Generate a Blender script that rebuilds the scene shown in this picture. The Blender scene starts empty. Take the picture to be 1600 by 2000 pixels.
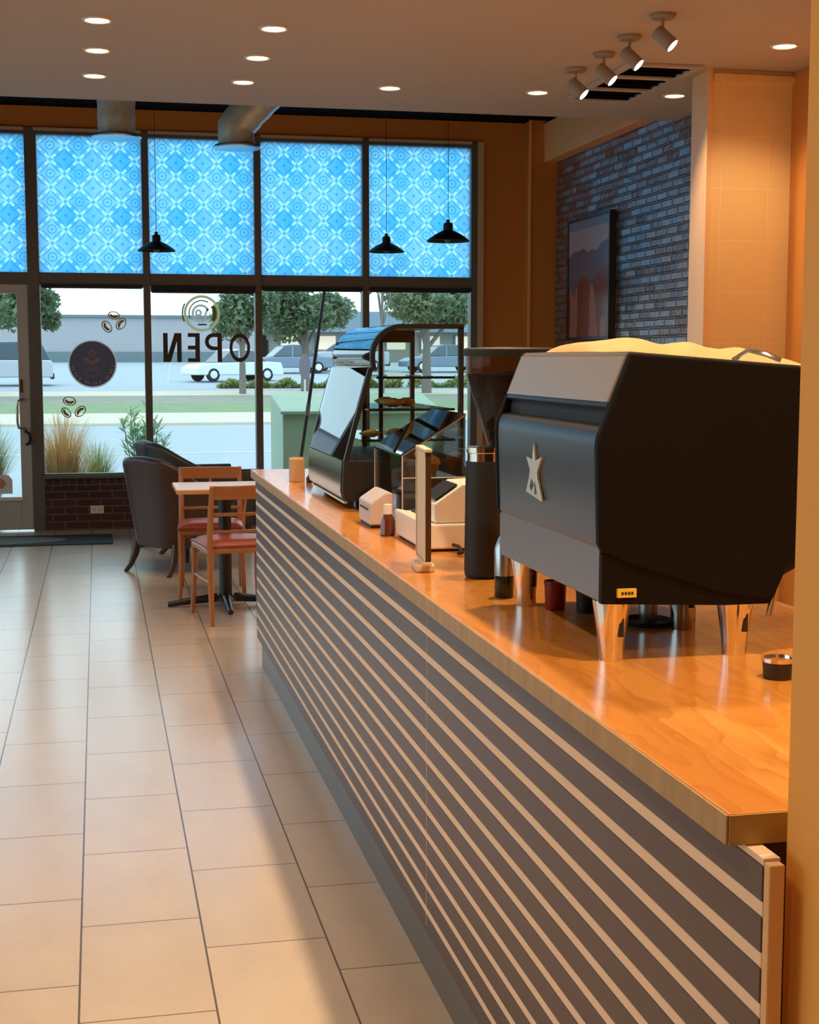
import bpy, math, random
from mathutils import Vector, Matrix
random.seed(7)
scn = bpy.context.scene
col = scn.collection
PI = math.pi
R = math.radians

# ------------------------------------------------------------------ camera
CAMH = 1.5
cam_d = bpy.data.cameras.new('camera'); cam = bpy.data.objects.new('camera', cam_d); col.objects.link(cam)
cam.location = (0, 0, CAMH)
cam.rotation_euler = (R(90 - 6.1155), 0, R(-12.2224))
cam_d.sensor_fit = 'HORIZONTAL'; cam_d.sensor_width = 36.0; cam_d.lens = 63.0
cam_d.clip_start = 0.02; cam_d.clip_end = 600
scn.camera = cam

# ------------------------------------------------------------------ world, exposure
SKY = 3.4
w = bpy.data.worlds.new('sky'); scn.world = w; w.use_nodes = True
nt = w.node_tree; nt.nodes.clear()
wo = nt.nodes.new('ShaderNodeOutputWorld'); bg = nt.nodes.new('ShaderNodeBackground')
tc = nt.nodes.new('ShaderNodeTexCoord'); nz = nt.nodes.new('ShaderNodeTexNoise'); rp = nt.nodes.new('ShaderNodeValToRGB')
nz.inputs['Scale'].default_value = 2.2; nz.inputs['Detail'].default_value = 4
rp.color_ramp.elements[0].position = 0.35; rp.color_ramp.elements[0].color = (0.29, 0.42, 0.50, 1)
rp.color_ramp.elements[1].position = 0.62; rp.color_ramp.elements[1].color = (0.38, 0.49, 0.55, 1)
nt.links.new(tc.outputs['Generated'], nz.inputs['Vector']); nt.links.new(nz.outputs['Fac'], rp.inputs['Fac'])
nt.links.new(rp.outputs['Color'], bg.inputs['Color']); bg.inputs['Strength'].default_value = SKY
nt.links.new(bg.outputs['Background'], wo.inputs['Surface'])
scn.view_settings.view_transform = 'Standard'; scn.view_settings.look = 'None'
scn.view_settings.gamma = 1.0; scn.view_settings.use_curve_mapping = False
scn.view_settings.exposure = 0.28
scn.cycles.max_bounces = 10; scn.cycles.diffuse_bounces = 5; scn.cycles.glossy_bounces = 5
scn.cycles.transmission_bounces = 8; scn.cycles.transparent_max_bounces = 16
scn.cycles.use_denoising = True
scn.cycles.sample_clamp_indirect = 6.0
scn.cycles.caustics_reflective = False; scn.cycles.caustics_refractive = False
WARM = (1.0, 0.73, 0.43)
SPOT_W = 44.0          # each ceiling downlight
SPOT_NEAR_W = 135.0     # unseen downlights added over the service counter
TRACK_W = 26.0

# ------------------------------------------------------------------ materials
def mat(name, color, rough=0.5, metal=0.0, spec=0.5, bump=None, var=None, coat=0.0):
    m = bpy.data.materials.new(name); m.use_nodes = True
    n = m.node_tree; b = n.nodes['Principled BSDF']
    b.inputs['Base Color'].default_value = (*color, 1)
    b.inputs['Roughness'].default_value = rough; b.inputs['Metallic'].default_value = metal
    b.inputs['Specular IOR Level'].default_value = spec; b.inputs['Coat Weight'].default_value = coat
    tcn = n.nodes.new('ShaderNodeTexCoord')
    if var:   # (scale, amount) gentle mottling of the colour
        nn = n.nodes.new('ShaderNodeTexNoise'); nn.inputs['Scale'].default_value = var[0]; nn.inputs['Detail'].default_value = 5
        mx = n.nodes.new('ShaderNodeMix'); mx.data_type = 'RGBA'
        c = color; a = var[1]
        mx.inputs[6].default_value = (c[0]*(1-a), c[1]*(1-a), c[2]*(1-a), 1)
        mx.inputs[7].default_value = (min(1, c[0]*(1+a)), min(1, c[1]*(1+a)), min(1, c[2]*(1+a)), 1)
        n.links.new(tcn.outputs['Object'], nn.inputs['Vector']); n.links.new(nn.outputs['Fac'], mx.inputs[0])
        n.links.new(mx.outputs[2], b.inputs['Base Color'])
    if bump:  # (scale, strength)
        nb = n.nodes.new('ShaderNodeTexNoise'); nb.inputs['Scale'].default_value = bump[0]; nb.inputs['Detail'].default_value = 4
        bp = n.nodes.new('ShaderNodeBump'); bp.inputs['Strength'].default_value = bump[1]; bp.inputs['Distance'].default_value = 0.01
        n.links.new(tcn.outputs['Object'], nb.inputs['Vector']); n.links.new(nb.outputs['Fac'], bp.inputs['Height'])
        n.links.new(bp.outputs['Normal'], b.inputs['Normal'])
    return m

def emis(name, color, strength):
    m = bpy.data.materials.new(name); m.use_nodes = True
    b = m.node_tree.nodes['Principled BSDF']; b.inputs['Base Color'].default_value = (0.8, 0.8, 0.8, 1)
    b.inputs['Emission Color'].default_value = (*color, 1); b.inputs['Emission Strength'].default_value = strength
    return m

def thin_glass(name, tint=(0.97, 0.99, 0.98), refl=1.0, rough=0.0):
    m = bpy.data.materials.new(name); m.use_nodes = True
    n = m.node_tree; n.nodes.clear()
    o = n.nodes.new('ShaderNodeOutputMaterial'); tr = n.nodes.new('ShaderNodeBsdfTransparent'); gl = n.nodes.new('ShaderNodeBsdfGlossy')
    fr = n.nodes.new('ShaderNodeFresnel'); mu = n.nodes.new('ShaderNodeMath'); mx = n.nodes.new('ShaderNodeMixShader')
    tr.inputs['Color'].default_value = (*tint, 1); gl.inputs['Roughness'].default_value = rough
    fr.inputs['IOR'].default_value = 1.45; mu.operation = 'MULTIPLY'; mu.inputs[1].default_value = refl
    n.links.new(fr.outputs['Fac'], mu.inputs[0]); n.links.new(mu.outputs[0], mx.inputs['Fac'])
    n.links.new(tr.outputs[0], mx.inputs[1]); n.links.new(gl.outputs[0], mx.inputs[2]); n.links.new(mx.outputs[0], o.inputs['Surface'])
    return m

class NG:   # tiny node-math helper
    def __init__(s, m): s.t = m.node_tree
    def val(s, sock, x):
        if isinstance(x, (int, float)): sock.default_value = x
        else: s.t.links.new(x, sock)
    def m(s, op, a, b=None, c=None):
        n = s.t.nodes.new('ShaderNodeMath'); n.operation = op
        s.val(n.inputs[0], a)
        if b is not None: s.val(n.inputs[1], b)
        if c is not None: s.val(n.inputs[2], c)
        return n.outputs[0]
    def mix(s, f, a, b):
        n = s.t.nodes.new('ShaderNodeMix'); n.data_type = 'RGBA'
        s.val(n.inputs[0], f)
        for k, x in ((6, a), (7, b)):
            if isinstance(x, tuple): n.inputs[k].default_value = (*x, 1)
            else: s.t.links.new(x, n.inputs[k])
        return n.outputs[2]
    def comb(s, x, y, z):
        n = s.t.nodes.new('ShaderNodeCombineXYZ')
        for k, q in enumerate((x, y, z)): s.val(n.inputs[k], q)
        return n.outputs[0]
    def xyz(s):
        g = s.t.nodes.new('ShaderNodeNewGeometry'); p = s.t.nodes.new('ShaderNodeSeparateXYZ')
        s.t.links.new(g.outputs['Position'], p.inputs[0]); return p.outputs
    def white(s, v):
        n = s.t.nodes.new('ShaderNodeTexWhiteNoise'); n.noise_dimensions = '3D'; s.t.links.new(v, n.inputs['Vector']); return n.outputs['Value']
    def noise(s, v, sc, det=4, rough=0.5):
        n = s.t.nodes.new('ShaderNodeTexNoise'); s.t.links.new(v, n.inputs['Vector'])
        n.inputs['Scale'].default_value = sc; n.inputs['Detail'].default_value = det; n.inputs['Roughness'].default_value = rough
        return n.outputs['Fac']
    def bump(s, h, strength, dist, bsdf):
        n = s.t.nodes.new('ShaderNodeBump'); n.inputs['Strength'].default_value = strength; n.inputs['Distance'].default_value = dist
        s.t.links.new(h, n.inputs['Height']); s.t.links.new(n.outputs['Normal'], bsdf.inputs['Normal'])

# floor: long grey-beige tiles, laid along the room, staggered column by column
def floor_mat():
    m = bpy.data.materials.new('floor_tile'); m.use_nodes = True; g = NG(m); b = m.node_tree.nodes['Principled BSDF']
    X, Y, Z = g.xyz()
    cx = g.m('DIVIDE', g.m('ADD', X, 0.075), 0.3125); k = g.m('FLOOR', cx); fx = g.m('SUBTRACT', cx, k)
    off = g.m('FRACT', g.m('MULTIPLY', k, 0.64))
    cy = g.m('SUBTRACT', g.m('DIVIDE', g.m('SUBTRACT', Y, 3.198), 0.567), off); j = g.m('FLOOR', cy); fy = g.m('SUBTRACT', cy, j)
    dx = g.m('MULTIPLY', g.m('MINIMUM', fx, g.m('SUBTRACT', 1.0, fx)), 0.3125)
    dy = g.m('MULTIPLY', g.m('MINIMUM', fy, g.m('SUBTRACT', 1.0, fy)), 0.567)
    d = g.m('MINIMUM', dx, g.m('ADD', dy, 0.0005))
    gr = g.m('LESS_THAN', d, 0.0026)
    rnd = g.white(g.comb(k, j, 0.0))
    n1 = g.noise(g.comb(g.m('ADD', X, g.m('MULTIPLY', k, 3.1)), g.m('MULTIPLY', Y, 0.6), rnd), 9, 6, 0.65)
    c = g.mix(n1, (0.56, 0.435, 0.335), (0.76, 0.61, 0.48))
    c = g.mix(g.m('MULTIPLY', rnd, 0.35), c, (0.58, 0.46, 0.35))
    c = g.mix(gr, c, (0.10, 0.065, 0.045))
    m.node_tree.links.new(c, b.inputs['Base Color'])
    rr = g.m('MULTIPLY_ADD', n1, 0.12, 0.27); rr = g.m('MAXIMUM', rr, g.m('MULTIPLY', gr, 0.8))
    m.node_tree.links.new(rr, b.inputs['Roughness'])
    b.inputs['Specular IOR Level'].default_value = 0.7; b.inputs['Coat Weight'].default_value = 0.8; b.inputs['Coat Roughness'].default_value = 0.20; b.inputs['Coat IOR'].default_value = 1.9
    h = g.m('ADD', g.m('MULTIPLY', g.m('SUBTRACT', 1.0, gr), 1.0), g.m('MULTIPLY', n1, 0.25))
    g.bump(h, 0.15, 0.001, b)
    return m

def brick_mat(name, axis, bw, bh, c1, c2, cm, rough, offset=0.5, mortar=0.012, bump=0.9, spec=0.5, z0=0.0, lumpy=0.0, dist=0.008, vary=0.5):
    m = bpy.data.materials.new(name); m.use_nodes = True; g = NG(m); b = m.node_tree.nodes['Principled BSDF']
    X, Y, Z = g.xyz(); u = Y if axis == 'Y' else X
    v = g.comb(u, g.m('SUBTRACT', Z, z0), 0.0)
    t = m.node_tree.nodes.new('ShaderNodeTexBrick'); m.node_tree.links.new(v, t.inputs['Vector'])
    t.offset = offset; t.inputs['Scale'].default_value = 1.0; t.inputs['Brick Width'].default_value = bw
    t.inputs['Row Height'].default_value = bh; t.inputs['Mortar Size'].default_value = mortar; t.inputs['Mortar Smooth'].default_value = 0.35
    t.inputs['Color1'].default_value = (*c1, 1); t.inputs['Color2'].default_value = (*c2, 1); t.inputs['Mortar'].default_value = (*cm, 1)
    n1 = g.noise(g.comb(X, Y, Z), 22, 5, 0.6)
    c = g.mix(g.m('MULTIPLY', n1, vary), t.outputs['Color'], (c1[0]*0.5, c1[1]*0.5, c1[2]*0.5))
    m.node_tree.links.new(c, b.inputs['Base Color'])
    b.inputs['Roughness'].default_value = rough; b.inputs['Specular IOR Level'].default_value = spec
    h = g.m('ADD', g.m('SUBTRACT', 1.0, t.outputs['Fac']), g.m('MULTIPLY', n1, lumpy))
    g.bump(h, bump, dist, b)
    return m

def painted_brick_mat():
    m = bpy.data.materials.new('painted_brick'); m.use_nodes = True; g = NG(m); n = m.node_tree; b = n.nodes['Principled BSDF']
    X, Y, Z = g.xyz(); bh, bw = 0.0665, 0.205
    rz_ = g.m('DIVIDE', Z, bh); row = g.m('FLOOR', rz_); fz = g.m('SUBTRACT', rz_, row)
    ry = g.m('ADD', g.m('DIVIDE', Y, bw), g.m('MULTIPLY', g.m('MODULO', row, 2.0), 0.5)); c_ = g.m('FLOOR', ry); fy = g.m('SUBTRACT', ry, c_)
    wob = g.m('MULTIPLY', g.m('SUBTRACT', g.noise(g.comb(X, Y, Z), 30, 3), 0.5), 0.008)
    dz = g.m('MULTIPLY', g.m('MINIMUM', fz, g.m('SUBTRACT', 1.0, fz)), bh); dy = g.m('MULTIPLY', g.m('MINIMUM', fy, g.m('SUBTRACT', 1.0, fy)), bw)
    d = g.m('ADD', g.m('MINIMUM', dz, dy), wob)
    ms = n.nodes.new('ShaderNodeMapRange'); n.links.new(d, ms.inputs[0]); ms.inputs[1].default_value = 0.004; ms.inputs[2].default_value = 0.012
    face = ms.outputs[0]
    r1 = g.white(g.comb(row, c_, 1.0)); r2 = g.white(g.comb(row, c_, 7.0)); r3 = g.white(g.comb(row, c_, 13.0))
    nz_ = g.noise(g.comb(X, Y, Z), 16, 5, 0.65)
    c = g.mix(r3, (0.17, 0.075, 0.062), (0.22, 0.17, 0.165))
    c = g.mix(g.m('MULTIPLY', nz_, 0.6), c, (0.07, 0.05, 0.05)); c = g.mix(face, (0.055, 0.045, 0.045), c)
    n.links.new(c, b.inputs['Base Color'])
    n.links.new(g.m('MULTIPLY_ADD', g.m('SUBTRACT', 1.0, face), 0.5, g.m('MULTIPLY_ADD', r3, 0.25, 0.16)), b.inputs['Roughness'])
    b.inputs['Specular IOR Level'].default_value = 0.9; b.inputs['Coat Weight'].default_value = 1.0; b.inputs['Coat Roughness'].default_value = 0.16; b.inputs['Coat IOR'].default_value = 2.0
    geo = n.nodes.new('ShaderNodeNewGeometry'); va = n.nodes.new('ShaderNodeVectorMath'); va.operation = 'ADD'
    tilt = g.comb(0.0, g.m('MULTIPLY', g.m('SUBTRACT', r1, 0.5), 0.40), g.m('MULTIPLY', g.m('SUBTRACT', r2, 0.62), 0.42))
    n.links.new(geo.outputs['Normal'], va.inputs[0]); n.links.new(tilt, va.inputs[1])
    vn = n.nodes.new('ShaderNodeVectorMath'); vn.operation = 'NORMALIZE'; n.links.new(va.outputs[0], vn.inputs[0])
    bp = n.nodes.new('ShaderNodeBump'); bp.inputs['Strength'].default_value = 1.0; bp.inputs['Distance'].default_value = 0.012
    n.links.new(g.m('ADD', face, g.m('MULTIPLY', nz_, 1.2)), bp.inputs['Height']); n.links.new(vn.outputs[0], bp.inputs['Normal'])
    n.links.new(bp.outputs['Normal'], b.inputs['Normal']); n.links.new(bp.outputs['Normal'], b.inputs['Coat Normal'])
    return m

def wood_top_mat():
    m = bpy.data.materials.new('butcher_block'); m.use_nodes = True; g = NG(m); b = m.node_tree.nodes['Principled BSDF']
    X, Y, Z = g.xyz()
    kx = g.m('FLOOR', g.m('DIVIDE', X, 0.115)); ro = g.white(g.comb(kx, 1.0, 2.0))
    ky = g.m('FLOOR', g.m('ADD', g.m('DIVIDE', Y, 1.25), ro)); rnd = g.white(g.comb(kx, ky, 5.0))
    n0 = g.noise(g.comb(g.m('MULTIPLY', X, 5.0), g.m('ADD', g.m('MULTIPLY', Y, 1.3), g.m('MULTIPLY', rnd, 9.0)), Z), 2.2, 3)
    wv = g.m('FRACT', g.m('ADD', g.m('MULTIPLY', n0, 6.0), g.m('MULTIPLY', X, 14.0)))
    n1 = g.noise(g.comb(g.m('MULTIPLY', X, 60.0), g.m('MULTIPLY', Y, 3.0), rnd), 1.0, 5, 0.7)
    c = g.mix(rnd, (0.72, 0.285, 0.045), (0.86, 0.39, 0.080))
    c = g.mix(g.m('MULTIPLY', g.m('POWER', wv, 3.0), 0.62), c, (0.54, 0.17, 0.020))
    c = g.mix(g.m('MULTIPLY', n1, 0.40), c, (0.48, 0.14, 0.02))
    kn = m.node_tree.nodes.new('ShaderNodeTexVoronoi'); kn.feature = 'DISTANCE_TO_EDGE'
    vv = m.node_tree.nodes.new('ShaderNodeTexVoronoi'); vv.inputs['Scale'].default_value = 1.0
    m.node_tree.links.new(g.comb(g.m('MULTIPLY', X, 7.0), g.m('MULTIPLY', Y, 2.2), 0.0), vv.inputs['Vector'])
    knot = g.m('LESS_THAN', vv.outputs['Distance'], 0.085)
    c = g.mix(g.m('MULTIPLY', knot, 0.75), c, (0.16, 0.04, 0.012))
    m.node_tree.links.new(c, b.inputs['Base Color']); b.inputs['Roughness'].default_value = 0.30
    b.inputs['Specular IOR Level'].default_value = 0.5; b.inputs['Coat Weight'].default_value = 0.5; b.inputs['Coat Roughness'].default_value = 0.12
    return m

def grain_mat(name, ca, cb, axis='Y', rough=0.45, sc=1.0):
    m = bpy.data.materials.new(name); m.use_nodes = True; g = NG(m); b = m.node_tree.nodes['Principled BSDF']
    t = m.node_tree.nodes.new('ShaderNodeTexCoord'); p = m.node_tree.nodes.new('ShaderNodeSeparateXYZ'); m.node_tree.links.new(t.outputs['Object'], p.inputs[0])
    X, Y, Z = p.outputs
    s = {'X': (2, 40, 40), 'Y': (40, 2, 40), 'Z': (40, 40, 2)}[axis]
    n = g.noise(g.comb(g.m('MULTIPLY', X, s[0]*sc), g.m('MULTIPLY', Y, s[1]*sc), g.m('MULTIPLY', Z, s[2]*sc)), 1.0, 5, 0.6)
    m.node_tree.links.new(g.mix(n, ca, cb), b.inputs['Base Color']); b.inputs['Roughness'].default_value = rough
    return m

def film_mat():   # translucent printed window film: overlapping circles, pale diagonal strokes, small eyelets
    m = bpy.data.materials.new('blue_patterned_film'); m.use_nodes = True; g = NG(m); n = m.node_tree
    b = n.nodes['Principled BSDF']; n.nodes.remove(b); out = [x for x in n.nodes if x.type == 'OUTPUT_MATERIAL'][0]
    X, Y, Z = g.xyz(); p = 0.236
    u = g.m('DIVIDE', g.m('SUBTRACT', X, 0.47), p); v = g.m('DIVIDE', g.m('SUBTRACT', Z, 2.25), p)
    def lat(ou, ov):
        a = g.m('ADD', u, ou); c = g.m('ADD', v, ov)
        ia = g.m('FLOOR', a); ic = g.m('FLOOR', c)
        fa = g.m('SUBTRACT', g.m('SUBTRACT', a, ia), 0.5); fc = g.m('SUBTRACT', g.m('SUBTRACT', c, ic), 0.5)
        r = g.m('SQRT', g.m('ADD', g.m('MULTIPLY', fa, fa), g.m('MULTIPLY', fc, fc)))
        return ia, ic, fa, fc, r
    def lat2(ou, ov): return lat(ou, ov)
    A = lat(0, 0); B = lat(0.5, 0.5)
    def ring(r, r0, w_): return g.m('LESS_THAN', g.m('ABSOLUTE', g.m('SUBTRACT', r, r0)), w_)
    rings = g.m('MAXIMUM', ring(A[4], 0.455, 0.022), ring(B[4], 0.455, 0.022))
    inner = g.m('MAXIMUM', ring(A[4], 0.15, 0.022), g.m('LESS_THAN', A[4], 0.045))
    inner = g.m('MAXIMUM', inner, g.m('LESS_THAN', B[4], 0.05))
    # pale strokes along both diagonals, between the circle centres
    s = g.m('ADD', u, v); d = g.m('SUBTRACT', u, v)
    def near_int(x): return g.m('ABSOLUTE', g.m('SUBTRACT', g.m('FRACT', g.m('ADD', x, 0.5)), 0.5))
    def stroke(a, c):
        q = g.m('LESS_THAN', near_int(g.m('ADD', a, 0.5)), 0.075)
        l = g.m('LESS_THAN', g.m('ABSOLUTE', g.m('SUBTRACT', near_int(c), 0.27)), 0.15)
        return g.m('MULTIPLY', q, l)
    st = g.m('MAXIMUM', stroke(s, d), stroke(d, s))
    wa = g.white(g.comb(g.m('MODULO', g.m('ADD', A[0], 100.0), 2.0), g.m('MODULO', g.m('ADD', A[1], 100.0), 2.0), 3.0))
    wb = g.white(g.comb(g.m('MODULO', g.m('ADD', B[0], 100.0), 2.0), g.m('MODULO', g.m('ADD', B[1], 100.0), 2.0), 8.0))
    inA = g.m('LESS_THAN', A[4], 0.455); inB = g.m('LESS_THAN', B[4], 0.455)
    c = g.mix(wa, (0.36, 0.76, 1.0), (0.60, 0.88, 1.0))
    c2 = g.mix(wb, (0.20, 0.64, 1.0), (0.76, 0.90, 1.0))
    c = g.mix(g.m('MULTIPLY', inB, 0.55), c, c2)
    c = g.mix(g.m('MULTIPLY', rings, 0.45), c, (0.10, 0.42, 0.68))
    c = g.mix(g.m('MULTIPLY', inner, 0.45), c, (0.10, 0.38, 0.62))
    c = g.mix(g.m('MULTIPLY', st, 0.75), c, (0.80, 1.0, 1.0))
    tl = n.nodes.new('ShaderNodeBsdfTranslucent'); df = n.nodes.new('ShaderNodeBsdfTransparent'); mx = n.nodes.new('ShaderNodeMixShader')
    gl = n.nodes.new('ShaderNodeBsdfGlossy'); gl.inputs['Roughness'].default_value = 0.15; m2 = n.nodes.new('ShaderNodeMixShader')
    n.links.new(c, tl.inputs['Color']); n.links.new(c, df.inputs['Color']); mx.inputs['Fac'].default_value = FILM_CLEAR
    n.links.new(tl.outputs[0], mx.inputs[1]); n.links.new(df.outputs[0], mx.inputs[2])
    m2.inputs['Fac'].default_value = 0.04; n.links.new(mx.outputs[0], m2.inputs[1]); n.links.new(gl.outputs[0], m2.inputs[2])
    n.links.new(m2.outputs[0], out.inputs['Surface'])
    return m
FILM_CLEAR = 0.30

def leaf_mat(name, ca, cb, trans=0.35):
    m = bpy.data.materials.new(name); m.use_nodes = True; g = NG(m); n = m.node_tree; b = n.nodes['Principled BSDF']
    out = [x for x in n.nodes if x.type == 'OUTPUT_MATERIAL'][0]
    X, Y, Z = g.xyz(); f = g.noise(g.comb(X, Y, Z), 3.0, 4, 0.7)
    c = g.mix(f, ca, cb); n.links.new(c, b.inputs['Base Color']); b.inputs['Roughness'].default_value = 0.5
    tl = n.nodes.new('ShaderNodeBsdfTranslucent'); n.links.new(c, tl.inputs['Color'])
    mx = n.nodes.new('ShaderNodeMixShader'); mx.inputs['Fac'].default_value = trans
    n.links.new(b.outputs[0], mx.inputs[1]); n.links.new(tl.outputs[0], mx.inputs[2]); n.links.new(mx.outputs[0], out.inputs['Surface'])
    return m

def poster_mat():
    m = bpy.data.materials.new('art_print'); m.use_nodes = True; g = NG(m); b = m.node_tree.nodes['Principled BSDF']
    X, Y, Z = g.xyz()
    n1 = g.noise(g.comb(X, g.m('MULTIPLY', Y, 3.0), g.m('MULTIPLY', Z, 1.0)), 1.6, 0)
    zz = g.m('DIVIDE', g.m('SUBTRACT', Z, 1.66), 1.0)
    c = g.mix(g.m('GREATER_THAN', n1, 0.52), (0.20, 0.045, 0.03), (0.42, 0.16, 0.12))
    c = g.mix(g.m('GREATER_THAN', g.m('ADD', zz, g.m('MULTIPLY', n1, 0.5)), 0.72), c, (0.13, 0.12, 0.15))
    c = g.mix(g.m('GREATER_THAN', g.m('ADD', zz, g.m('MULTIPLY', n1, 0.3)), 0.90), c, (0.46, 0.33, 0.34))
    c = g.mix(g.m('GREATER_THAN', zz, 0.93), c, (0.16, 0.24, 0.28))
    m.node_tree.links.new(c, b.inputs['Base Color']); b.inputs['Roughness'].default_value = 0.25
    b.inputs['Coat Weight'].default_value = 0.5; b.inputs['Coat Roughness'].default_value = 0.1
    return m

M = {}
M['floor'] = floor_mat()
M['ceiling'] = mat('ceiling_paint', (0.46, 0.40, 0.35), 0.75, var=(1.5, 0.03))
M['dark_ceiling'] = mat('unlit_ceiling_black', (0.007, 0.005, 0.004), 1.0, spec=0.05)  # near black stands in for missing light in the recess and vent
M['orange_wall'] = mat('orange_wall_paint', (0.58, 0.22, 0.04), 0.6, var=(2.0, 0.04), bump=(160, 0.08))
M['partition'] = mat('mustard_wall_paint', (0.83, 0.40, 0.08), 0.6, var=(1.2, 0.06), bump=(200, 0.10))
M['side_wall'] = mat('tan_wall_paint', (0.60, 0.42, 0.25), 0.7)
M['beam'] = mat('tan_beam_paint', (0.95, 0.42, 0.13), 0.5)
M['column_tile'] = brick_mat('column_tile', 'X', 0.305, 0.305, (0.82, 0.58, 0.27), (0.84, 0.59, 0.28), (0.88, 0.66, 0.36), 0.42, offset=0.0, mortar=0.004, bump=0.3, z0=0.07, dist=0.003, vary=0.12)
M['column_side'] = mat('column_edge', (0.80, 0.50, 0.26), 0.4)
M['painted_brick'] = painted_brick_mat()
M['red_brick'] = brick_mat('red_brick', 'X', 0.205, 0.0665, (0.10, 0.030, 0.024), (0.07, 0.018, 0.016), (0.17, 0.115, 0.095), 0.8, mortar=0.008, bump=0.5, z0=0.01, dist=0.004)
M['soldier_brick'] = brick_mat('soldier_brick', 'X', 0.0665, 0.30, (0.085, 0.028, 0.022), (0.05, 0.018, 0.014), (0.17, 0.115, 0.095), 0.8, offset=0.0, mortar=0.008, bump=0.5, z0=0.10, dist=0.004)
M['aluminium'] = mat('bronze_aluminium', (0.15, 0.145, 0.135), 0.45, 0.3)
M['aluminium_trim'] = mat('light_frame_trim', (0.60, 0.47, 0.33), 0.5)
M['door_frame'] = mat('taupe_door_frame', (0.52, 0.53, 0.52), 0.45, 0.2)
M['glass'] = thin_glass('window_glass')
M['film'] = film_mat()
M['case_glass'] = thin_glass('case_glass', (0.93, 0.97, 0.95), 0.8)
M['front_glass'] = thin_glass('curved_case_glass', (0.74, 0.87, 0.80), 1.3)
M['acrylic'] = thin_glass('clear_acrylic', (0.95, 0.96, 0.95), 0.9)
M['lid_acrylic'] = thin_glass('sloped_lid_acrylic', (0.88, 0.92, 0.92), 5.0)
M['black'] = mat('satin_black', (0.012, 0.012, 0.013), 0.35)
M['matte_black'] = mat('matte_black', (0.010, 0.010, 0.011), 0.6)
M['machine_side'] = mat('black_powder_coat', (0.006, 0.004, 0.003), 0.6, spec=0.14)
M['machine_back'] = mat('charcoal_satin_metal', (0.055, 0.055, 0.058), 0.34, 0.35)
M['machine_top'] = mat('brushed_dark_metal', (0.58, 0.49, 0.42), 0.40, 0.7)
M['machine_skirt'] = mat('grey_satin_metal', (0.26, 0.245, 0.25), 0.36, 0.55)
M['chrome'] = mat('polished_chrome', (0.80, 0.77, 0.73), 0.13, 1.0)
M['steel'] = mat('brushed_steel', (0.55, 0.56, 0.57), 0.28, 1.0)
M['galv'] = mat('galvanised_steel', (0.66, 0.76, 0.80), 0.30, 0.25, var=(14, 0.35), bump=(6, 0.4))
M['wood_top'] = wood_top_mat()
M['wood_edge'] = grain_mat('worktop_edge', (0.30, 0.17, 0.07), (0.55, 0.35, 0.16), 'Z', 0.5, 0.7)
M['slat'] = grain_mat('dark_slat', (0.076, 0.046, 0.042), (0.104, 0.066, 0.060), 'Y', 0.42)
M['gap'] = mat('pale_maple_strip', (0.84, 0.60, 0.42), 0.5)
M['end_trim'] = grain_mat('end_trim_wood', (0.66, 0.36, 0.15), (0.78, 0.46, 0.22), 'Z', 0.5)
M['toe'] = mat('grey_toe_kick', (0.14, 0.13, 0.115), 0.35, 0.2, var=(3, 0.2))
M['chair_wood'] = grain_mat('cherry_wood', (0.30, 0.105, 0.035), (0.44, 0.185, 0.075), 'Z', 0.30)
M['rail_wood'] = grain_mat('cherry_rail_wood', (0.30, 0.105, 0.035), (0.44, 0.185, 0.075), 'X', 0.30)
M['seat_red'] = mat('rust_leather', (0.30, 0.05, 0.025), 0.35)
M['table_wood'] = grain_mat('maple_table_top', (0.60, 0.30, 0.11), (0.72, 0.40, 0.17), 'X', 0.28)
M['leather'] = mat('dark_brown_leather', (0.045, 0.020, 0.016), 0.38, bump=(60, 0.15))
M['leather_black'] = mat('charcoal_leather', (0.035, 0.037, 0.040), 0.42)
M['leg_wood'] = mat('dark_walnut', (0.05, 0.02, 0.012), 0.3)
M['white'] = mat('white_plastic', (0.80, 0.74, 0.66), 0.4)
M['sticker'] = mat('white_sticker', (0.85, 0.85, 0.82), 0.5)
M['cream'] = mat('cream_plastic', (0.74, 0.58, 0.40), 0.5)
M['yellow'] = mat('yellow_label', (0.80, 0.55, 0.08), 0.5)
M['ink'] = mat('black_ink', (0.02, 0.015, 0.01), 0.6)
M['brown_vinyl'] = mat('brown_vinyl', (0.085, 0.045, 0.03), 0.6)
for nm_, cv_ in (('plum', (0.30, 0.24, 0.28)), ('rose', (0.95, 0.72, 0.68)), ('pale', (1.0, 0.96, 0.92)), ('bean', (0.62, 0.42, 0.20)), ('olive', (0.38, 0.34, 0.10)), ('cream', (0.98, 0.95, 0.66))):
    M[nm_+'_vinyl'] = leaf_mat(nm_+'_vinyl', cv_, cv_, 0.8)
M['lamp_lens'] = emis('lamp_lens', (1.0, 0.84, 0.58), 9.0)
M['lamp_trim'] = mat('lamp_trim', (0.75, 0.66, 0.55), 0.5)
M['fixture'] = mat('taupe_fixture', (0.30, 0.25, 0.20), 0.55)
M['led'] = emis('led_tube', (1.0, 0.97, 0.90), 1.6)
M['beans'] = mat('roasted_beans', (0.035, 0.014, 0.010), 0.40, bump=(90, 0.9), var=(120, 0.6))
M['clear_plastic'] = thin_glass('hopper_plastic', (0.72, 0.66, 0.62), 0.6)
M['pastry'] = mat('baked_pastry', (0.48, 0.20, 0.055), 0.45, var=(25, 0.45), bump=(30, 0.6))
M['amber'] = mat('amber_glass', (0.13, 0.03, 0.01), 0.12, coat=0.5)
M['red'] = mat('red_enamel', (0.26, 0.008, 0.006), 0.3)
M['kraft'] = mat('tan_folded_cloth', (0.66, 0.36, 0.16), 0.8, var=(9, 0.12), bump=(25, 0.5))
M['mat_dark'] = mat('dark_floor_mat', (0.022, 0.032, 0.036), 0.8, bump=(200, 0.3))
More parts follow.
